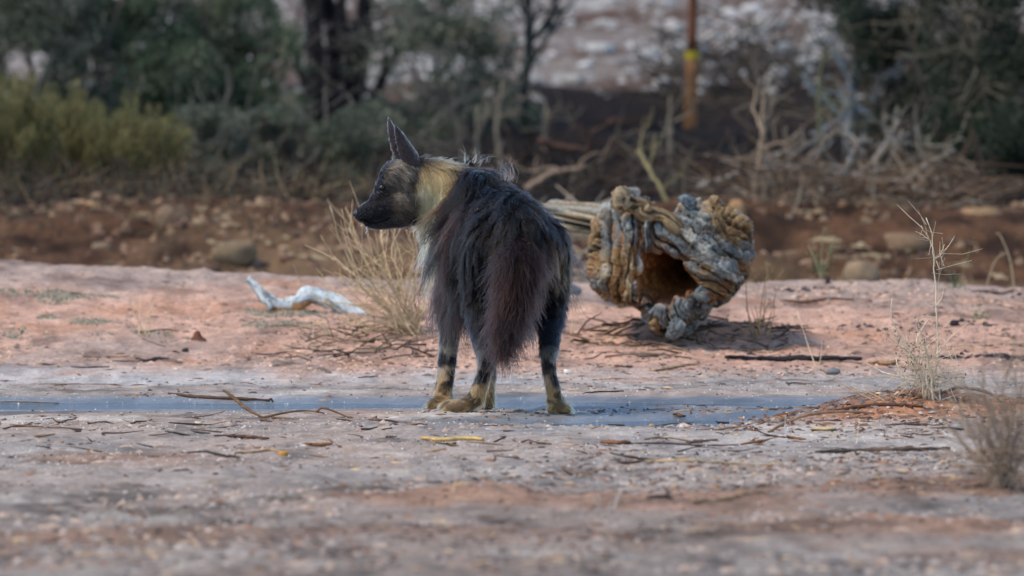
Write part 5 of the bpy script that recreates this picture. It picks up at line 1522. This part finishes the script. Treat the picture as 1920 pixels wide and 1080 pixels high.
        lite = lerp(np.array([.27, .235, .19]), np.array([.36, .225, .10]), sm(.17, .07, z + .03 * mott))
        lite = lerp(lite, np.array([.55, .47, .36]), (rnd > .8) * .6)
        lit2 = sm(-.20, .25, mott)
        stripe = np.clip((lit2 * sm(.31, .19, z) + .10 * sm(.2, .6, band)) * (.55 + .45 * sm(.26, .14, z)) + low * (.35 + .5 * lit2), 0, 1)
        stripe = stripe * np.where(y < 0, sm(.27, .13, z + .05 * n + .04 * mott) * .9 + .1, 1.0)
        l = lerp(BLACK * 1.3, lite, stripe)
        l = np.where((z > .26)[:, None], lerp(c, l, sm(.38, .26, z)), l)
        c = np.where(lg[:, None], l, c)
        tl = (K == 9)
        c = np.where(tl[:, None], lerp(np.array([.0075, .0036, .0034]), np.array([.055, .023, .018]), np.clip(rnd * 1.1 - .25 + .5 * n, 0, 1)), c)
        return np.clip(c, .006, .9)

    bc = colour(V, region_of(V), np.full(nv, .5))
    a = bme.attributes.new('Col', 'FLOAT_COLOR', 'POINT')
    cc = np.ones((nv, 4), np.float32); cc[:, :3] = bc * .8
    a.data.foreach_set('color', cc.ravel())
    bme.materials.clear(); bme.materials.append(M_SKIN)
    body = bpy.data.objects.new('body', bme)
    COL.objects.link(body); body.parent = root

    # ---- coat
    bvh = BVHTree.FromPolygons([tuple(v) for v in V], [tuple(t) for t in T])
    A, B, C = V[T[:, 0]], V[T[:, 1]], V[T[:, 2]]
    NR = np.cross(B - A, C - A)
    AR = np.linalg.norm(NR, axis=1) / 2
    NR = NR / (2 * AR[:, None] + 1e-12)
    if np.mean(np.einsum('ij,ij->i', NR, (A - SKP[np.argmin(np.linalg.norm(A[:, None, :][:2000] - SKP[None], axis=2), 1)][:1] if False else A - V.mean(0)))) < 0:
        NR = -NR
    TC = (A + B + C) / 3
    TK = region_of(TC)

    def sample(n, wgt):
        p = AR * wgt; p = p / p.sum()
        t = rng.choice(len(T), n, p=p)
        u, v = rng.rand(n), rng.rand(n)
        f = u + v > 1; u[f], v[f] = 1 - u[f], 1 - v[f]
        return A[t] + u[:, None] * (B[t] - A[t]) + v[:, None] * (C[t] - A[t]), NR[t], TK[t]

    back = np.array([.31, -.95, 0.0]); down = np.array([0, 0, -1.0])

    def comb(P, Nn, K):
        """hair direction, length, stiffness"""
        x, y, z = P.T
        n = len(P)
        D = np.zeros((n, 3)); L = np.zeros(n); lift = np.zeros(n)
        # spine axis at this depth: hair parts to the sides
        sx = np.interp(y, [-.25, 0, .35], [.035, -.03, -.12])
        side = np.stack([np.clip((x - sx) / .1, -1, 1), np.zeros(n), np.zeros(n)], 1)
        body = down * 1.0 + back * .32 + side * .38
        for k, d, l, lf in ((0, body, .175, .22), (1, body, .145, .25), (10, down + back * .15 + 0 * body, .055, .15), (6, down + back * .1 + side * .05, .040, .12),
                            (7, down + back * .25 + 0 * body, .016, .3), (8, down * .5 + np.array([0, .1, 0]) + side * .7, .024, .35), (9, down + np.array([-.16, -.1, 0]) + .25 * side * 0, .13, .34),
                            (2, down * .9 + np.array([.28, -.12, 0]) + 0 * body, .075, .25), (3, np.array([1.0, 0, -.25]) + 0 * body, .013, .2),
                            (11, np.array([1.0, 0, -.6]) + 0 * body, .015, .2), (4, np.array([1.0, 0, -.2]) + 0 * body, .005, .15), (5, np.array([-.4, 0, .9]) + 0 * body, .006, .15)):
            m = K == k
            D[m] = d[m] if d.ndim > 1 and d.shape[0] == n else d
            L[m] = l; lift[m] = lf
        tor = (K == 0)
        L = np.where(tor, .10 + .085 * sm(.40, .48, z) * sm(.78, .62, z), L)
        L = np.where(tor, L * (1 - .5 * sm(.27, .36, y) * sm(-.12, -.2, x)), L)
        L = np.where(tor, L * (1 - .62 * sm(.05, -.16, y)), L)
        L = np.where(tor & (y > .04), L * 1.22, L)
        L = np.where((K == 0) & (z < .50) & (y < .08), L * .55, L)
        crest = (K == 2) & (z > .78)
        D[crest] = np.array([.5, -.35, -.1]); L[crest] = .038; lift[crest] = .6
        ck = (K == 3) & (x > -.385) & (z < .80)
        L[ck] = .034
        D[ck] = np.array([.7, -.1, -.7])
        jk = (K == 11) & (x > -.36); L[jk] = .024
        rm_ = (K == 1); L[rm_] = .095
        th = (K == 6) & (z < .42); L[th] = .028
        sh = (K == 7) & (z > .28); L[sh] = .032
        D += .12 * np.stack([fbm(x * 14, y * 14, z * 14, oct=2, seed=s) for s in (70, 71, 72)], 1)
        D /= np.linalg.norm(D, axis=1)[:, None]
        tg = D - np.einsum('ij,ij->i', D, Nn)[:, None] * Nn
        tg /= np.linalg.norm(tg, axis=1)[:, None] + 1e-6
        d0 = tg + Nn * lift[:, None]
        return d0 / np.linalg.norm(d0, axis=1)[:, None], L

    def guides(P, Nn, K, seg, grav, jitter, clear):
        d, L = comb(P, Nn, K)
        L = L * (0.75 + .5 * rng.rand(len(P)))
        pts = np.empty((len(P), seg + 1, 3)); pts[:, 0] = P
        cur = P.copy(); dirn = d.copy()
        curl = rng.normal(0, jitter, (len(P), 3))
        for s in range(seg):
            dirn = dirn + down * grav / seg * 2 + curl * (s / seg)
            dirn /= np.linalg.norm(dirn, axis=1)[:, None]
            nxt = cur + dirn * (L / seg)[:, None]
            for i in range(len(P)):
                loc, nn, _, dist = bvh.find_nearest(nxt[i])
                off = (nxt[i] - np.array(loc)).dot(np.array(nn)) if loc is not None else 1
                if loc is not None and off < clear * (s + 1) / seg and dist < .06:
                    nxt[i] = np.array(loc) + np.array(nn) * clear * (s + 1) / seg
                    dv = nxt[i] - cur[i]; ln = np.linalg.norm(dv)
                    if ln > 1e-6: dirn[i] = .5 * dirn[i] + .5 * dv / ln
            cur = nxt; pts[:, s + 1] = cur
        return pts, L

    def strands(name, regs, n_guide, n_hair, seg, grav, jitter, clump, clear, rad, spread, weights=None, frizz=.004):
        wgt = np.zeros(len(T))
        for r in regs: wgt[TK == r] = (weights or {}).get(r, 1.0)
        gp, gn, gk = sample(n_guide, wgt)
        gpts, gl = guides(gp, gn, gk, seg, grav, jitter, clear)
        hp, hn, hk = sample(n_hair, wgt)
        if 3 in regs:                                   # no fur over the eyes and the nose pad
            ok = np.ones(n_hair, bool)
            for q, rr_ in BARE: ok &= np.linalg.norm(hp - q, axis=1) > rr_
            hp, hn, hk = hp[ok], hn[ok], hk[ok]
            n_hair = len(hp)
        idx = np.empty(n_hair, int)
        for a_ in range(0, n_hair, 3000):
            idx[a_:a_ + 3000] = np.argmin(((hp[a_:a_ + 3000, None] - gp[None]) ** 2).sum(2) + 1e3 * (hk[a_:a_ + 3000, None] != gk[None]) * 1e-5, 1)
        tt = np.linspace(0, 1, seg + 1)
        sc = .6 + .6 * rng.rand(n_hair)
        rel = (gpts[idx] - gpts[idx][:, :1]) * sc[:, None, None]
        off = (hp - gp[idx])
        cl = clump * rng.rand(n_hair)[:, None, None]
        pts = gpts[idx][:, :1] + rel + off[:, None] * (1 - cl * tt[None, :, None] ** .8)
        fz = rng.normal(0, 1, (n_hair, 3))
        pts += fz[:, None] * (tt ** 1.5)[None, :, None] * (gl[idx] * spread)[:, None, None]
        pts += rng.normal(0, frizz, pts.shape) * tt[None, :, None] * (gl[idx] / .15)[:, None, None]
        pts[:, :, 2] = np.maximum(pts[:, :, 2], .002 + 0 * pts[:, :, 2])
        rnd = np.clip(.65 * rng.rand(n_hair) + .35 * rng.rand(n_guide)[idx], 0, 1)
        cr = colour(hp, hk, rnd)
        tipc = cr * 1.25
        cols = cr[:, None] * (1 - tt[None, :, None]) + tipc[:, None] * tt[None, :, None]
        R = rad * (1 - .75 * tt)[None, :] * (.7 + .6 * rng.rand(n_hair))[:, None]
        return make_hair(name, pts, R, cols)

    def make_hair(name, pts, R, cols):
        n, k, _ = pts.shape
        hc = bpy.data.hair_curves.new(name)
        hc.add_curves([k] * n)
        hc.attributes['position'].data.foreach_set('vector', pts.astype(np.float32).ravel())
        ra = hc.attributes.get('radius') or hc.attributes.new('radius', 'FLOAT', 'POINT')
        ra.data.foreach_set('value', np.ascontiguousarray(R, np.float32).ravel())
        ca = hc.attributes.new('Col', 'FLOAT_COLOR', 'POINT')
        c4 = np.ones((n, k, 4), np.float32); c4[..., :3] = cols
        ca.data.foreach_set('color', c4.ravel())
        hc.materials.append(M_HAIR)
        o = bpy.data.objects.new(name, hc)
        COL.objects.link(o); o.parent = root
        return o

    m, nt, b = new_mat('hair')
    at = N(nt, 'ShaderNodeAttribute', attribute_name='Col')
    hb = N(nt, 'ShaderNodeBsdfHairPrincipled')
    hb.parametrization = 'COLOR'
    nt.links.new(at.outputs['Color'], hb.inputs['Color'])
    hb.inputs['Roughness'].default_value = 0.28
    hb.inputs['IOR'].default_value = 1.22
    hb.inputs['Radial Roughness'].default_value = 0.5
    hb.inputs['Random Roughness'].default_value = 0.2
    nt.links.new(hb.outputs[0], nt.nodes['Material Output'].inputs['Surface'])
    M_HAIR = m

    BARE = [(np.array(W(671, 401, .32)), .022)]
    for s in (-.3, .3):
        loc, nn_, _, _ = bvh.ray_cast(W(717, 351, .32) + Vector((0, s, 0)), Vector((0, -s, 0)))
        if loc is not None: BARE.append((np.array(loc), .0135))
    strands('coat', (0, 1, 6, 10), 1100, 52000, 8, .55, .06, .9, .014, .00095, .045, {0: 1.2, 1: 1.3, 6: 1.2, 10: .8})
    strands('tail_hair', (9,), 260, 12000, 8, .45, .05, .6, .03, .0010, .16)
    strands('mane', (2,), 420, 14000, 6, .45, .05, .75, .010, .0008, .09)
    strands('face_fur', (3, 11, 4, 5), 900, 17000, 4, .1, .04, .5, .003, .0006, .10, {5: .9, 4: .8})
    strands('leg_fur', (7, 8), 900, 17000, 4, .2, .05, .5, .003, .0006, .12)

    # curled wisps standing up from the back
    wp, wc = [], []
    for (px, py, y, hgt, lean, num, colr) in ((882, 306, .33, .080, .012, 16, np.array([.17, .125, .09])), (868, 303, .34, .055, -.015, 6, np.array([.13, .10, .07])), (950, 338, .12, .085, .004, 60, np.array([.06, .033, .026])),
                                              (905, 305, .30, .05, .02, 6, np.array([.13, .10, .08]))):
        base = np.array(W(px, py, y))
        for i in range(num):
            b0 = base + rng.normal(0, 1, 3) * np.array([.016, .02, .004])
            ph, am = px * .1 + rng.normal(0, .5), .008 + .010 * rng.rand()
            hh = hgt * (.45 + .65 * rng.rand())
            t = np.linspace(0, 1, 9)
            ln = lean + rng.normal(0, .012)
            p = b0 + np.stack([ln * t + am * np.sin(t * 5 + ph) * t, am * np.cos(t * 4 + ph) * t, hh * t - .02 * t * t], 1)
            wp.append(p); wc.append(np.broadcast_to(colr * (.5 + rng.rand()), (9, 3)))
    wp = np.array(wp)
    make_hair('wisp', wp, np.broadcast_to(.00045 * (1 - .7 * np.linspace(0, 1, 9)), wp.shape[:2]), np.array(wc))

    # eye, nose pad, lip line, drool
    def orb(name, c, r, mat, col, sc=(1, 1, 1), par=root):
        mb = MB()
        k = 12
        u = np.linspace(.05, math.pi - .05, k); v = np.arange(2 * k) * math.pi / k
        U, Vv = np.meshgrid(u, v, indexing='ij')
        p = np.stack([r * sc[0] * np.sin(U) * np.cos(Vv), r * sc[1] * np.sin(U) * np.sin(Vv), r * sc[2] * np.cos(U)], -1).reshape(-1, 3) + np.array(c)
        F = [(i * 2 * k + j, (i + 1) * 2 * k + j, (i + 1) * 2 * k + (j + 1) % (2 * k), i * 2 * k + (j + 1) % (2 * k)) for i in range(k - 1) for j in range(2 * k)]
        mb.add(p, F + [tuple(range(2 * k)), tuple(range((k - 1) * 2 * k, 2 * k * k))[::-1]], np.array(col))
        return mb.build(name, mat, par)
    m_eye, nt, b = new_mat('eye')
    b.inputs['Base Color'].default_value = (.008, .006, .006, 1); b.inputs['Roughness'].default_value = .05
    m_nose, nt, b = new_mat('nose_leather')
    b.inputs['Base Color'].default_value = (.02, .021, .026, 1); b.inputs['Roughness'].default_value = .32
    m_lip, nt, b = new_mat('lip_skin')
    b.inputs['Base Color'].default_value = (.006, .004, .004, 1); b.inputs['Roughness'].default_value = .9; b.inputs['Specular IOR Level'].default_value = .1
    m_drop, nt, b = new_mat('water_drop')
    b.inputs['Base Color'].default_value = (.9, .95, 1, 1); b.inputs['Roughness'].default_value = .05
    b.inputs['Transmission Weight'].default_value = .6

    def on_face(px, py, toward):
        o = W(px, py, .32)
        o = o + Vector((0, toward, 0))
        loc, nn, _, _ = bvh.ray_cast(o, Vector((0, -toward, 0)))
        return (Vector(loc), Vector(nn)) if loc is not None else (W(px, py, .32), Vector((0, toward, 0)))
    for s in (-.3, .3):
        p, nn = on_face(717, 351, s)
        orb('eye', p - nn * .0025, .0105, m_eye, (0, 0, 0), (1.1, 1, .9))
    p = W(671, 401, .32)
    nose = orb('nose', p, .017, m_nose, (0, 0, 0), (.85, 1.1, .95))
    for s in (-1, 1):
        orb('nostril', p + Vector((-.011, s * .009, -.001)), .005, m_eye, (0, 0, 0), (1, .8, 1.2), nose)
    lip = [on_face(px, py, -.3)[0] + Vector((0, -.0008, 0)) for px, py in ((681, 412), (692, 417), (706, 417), (720, 413), (731, 408))]
    mb = MB(); mb.tube(catmull(lip, 14), np.linspace(.002, .0035, 14), 6)
    mb.build('lip', m_lip, root)
    mb = MB()
    d0 = W(689, 424, .31)
    mb.tube([d0, d0 + Vector((-.003, 0, -.008)), d0 + Vector((-.001, 0, -.015)), d0 + Vector((-.006, 0, -.026))], [.0012, .0016, .0011, .0018], 6)
    mb.build('drool', m_drop, root)
    orb('drool', W(678, 423, .31), .0028, m_drop, (0, 0, 0))
    # digital claws
    m_claw = m_nose
    for (px, py, y) in ((808, 767, .09), (816, 768, .075), (829, 768, -.285), (834, 771, -.33), (1066, 771, -.33), (1057, 769, -.25), (906, 767, .235)):
        c = W(px, py, y)
        mb = MB(); mb.tube([c + Vector((0, .008, .006)), c, c + Vector((-.004, -.004, -.004))], [.004, .0035, .001], 6)
        mb.build('claw', m_claw, root)
    # pale wet fleck caught in the back hair
    fl = MB(); f0 = W(897, 396, -.005)
    loc, nn, _, _ = bvh.ray_cast(W(897, 396, -.6), Vector((0, 1, 0)))
    if loc is not None: f0 = Vector(loc) + Vector((0, -.028, 0))
    fl.tube([f0 + Vector((-.006, 0, .001)), f0 + Vector((-.002, 0, -.001)), f0 + Vector((.003, 0, -.001)), f0 + Vector((.006, 0, .003))], [.0008, .0016, .0026, .001], 6, (.8, .8, .8))
    return root, fl


HY, FLECK = hyena()
fk = FLECK.build('seed_fluff', M_STONE)
tag(fk, 'tiny white curl of fluff caught in the dark back hair', 'fluff')
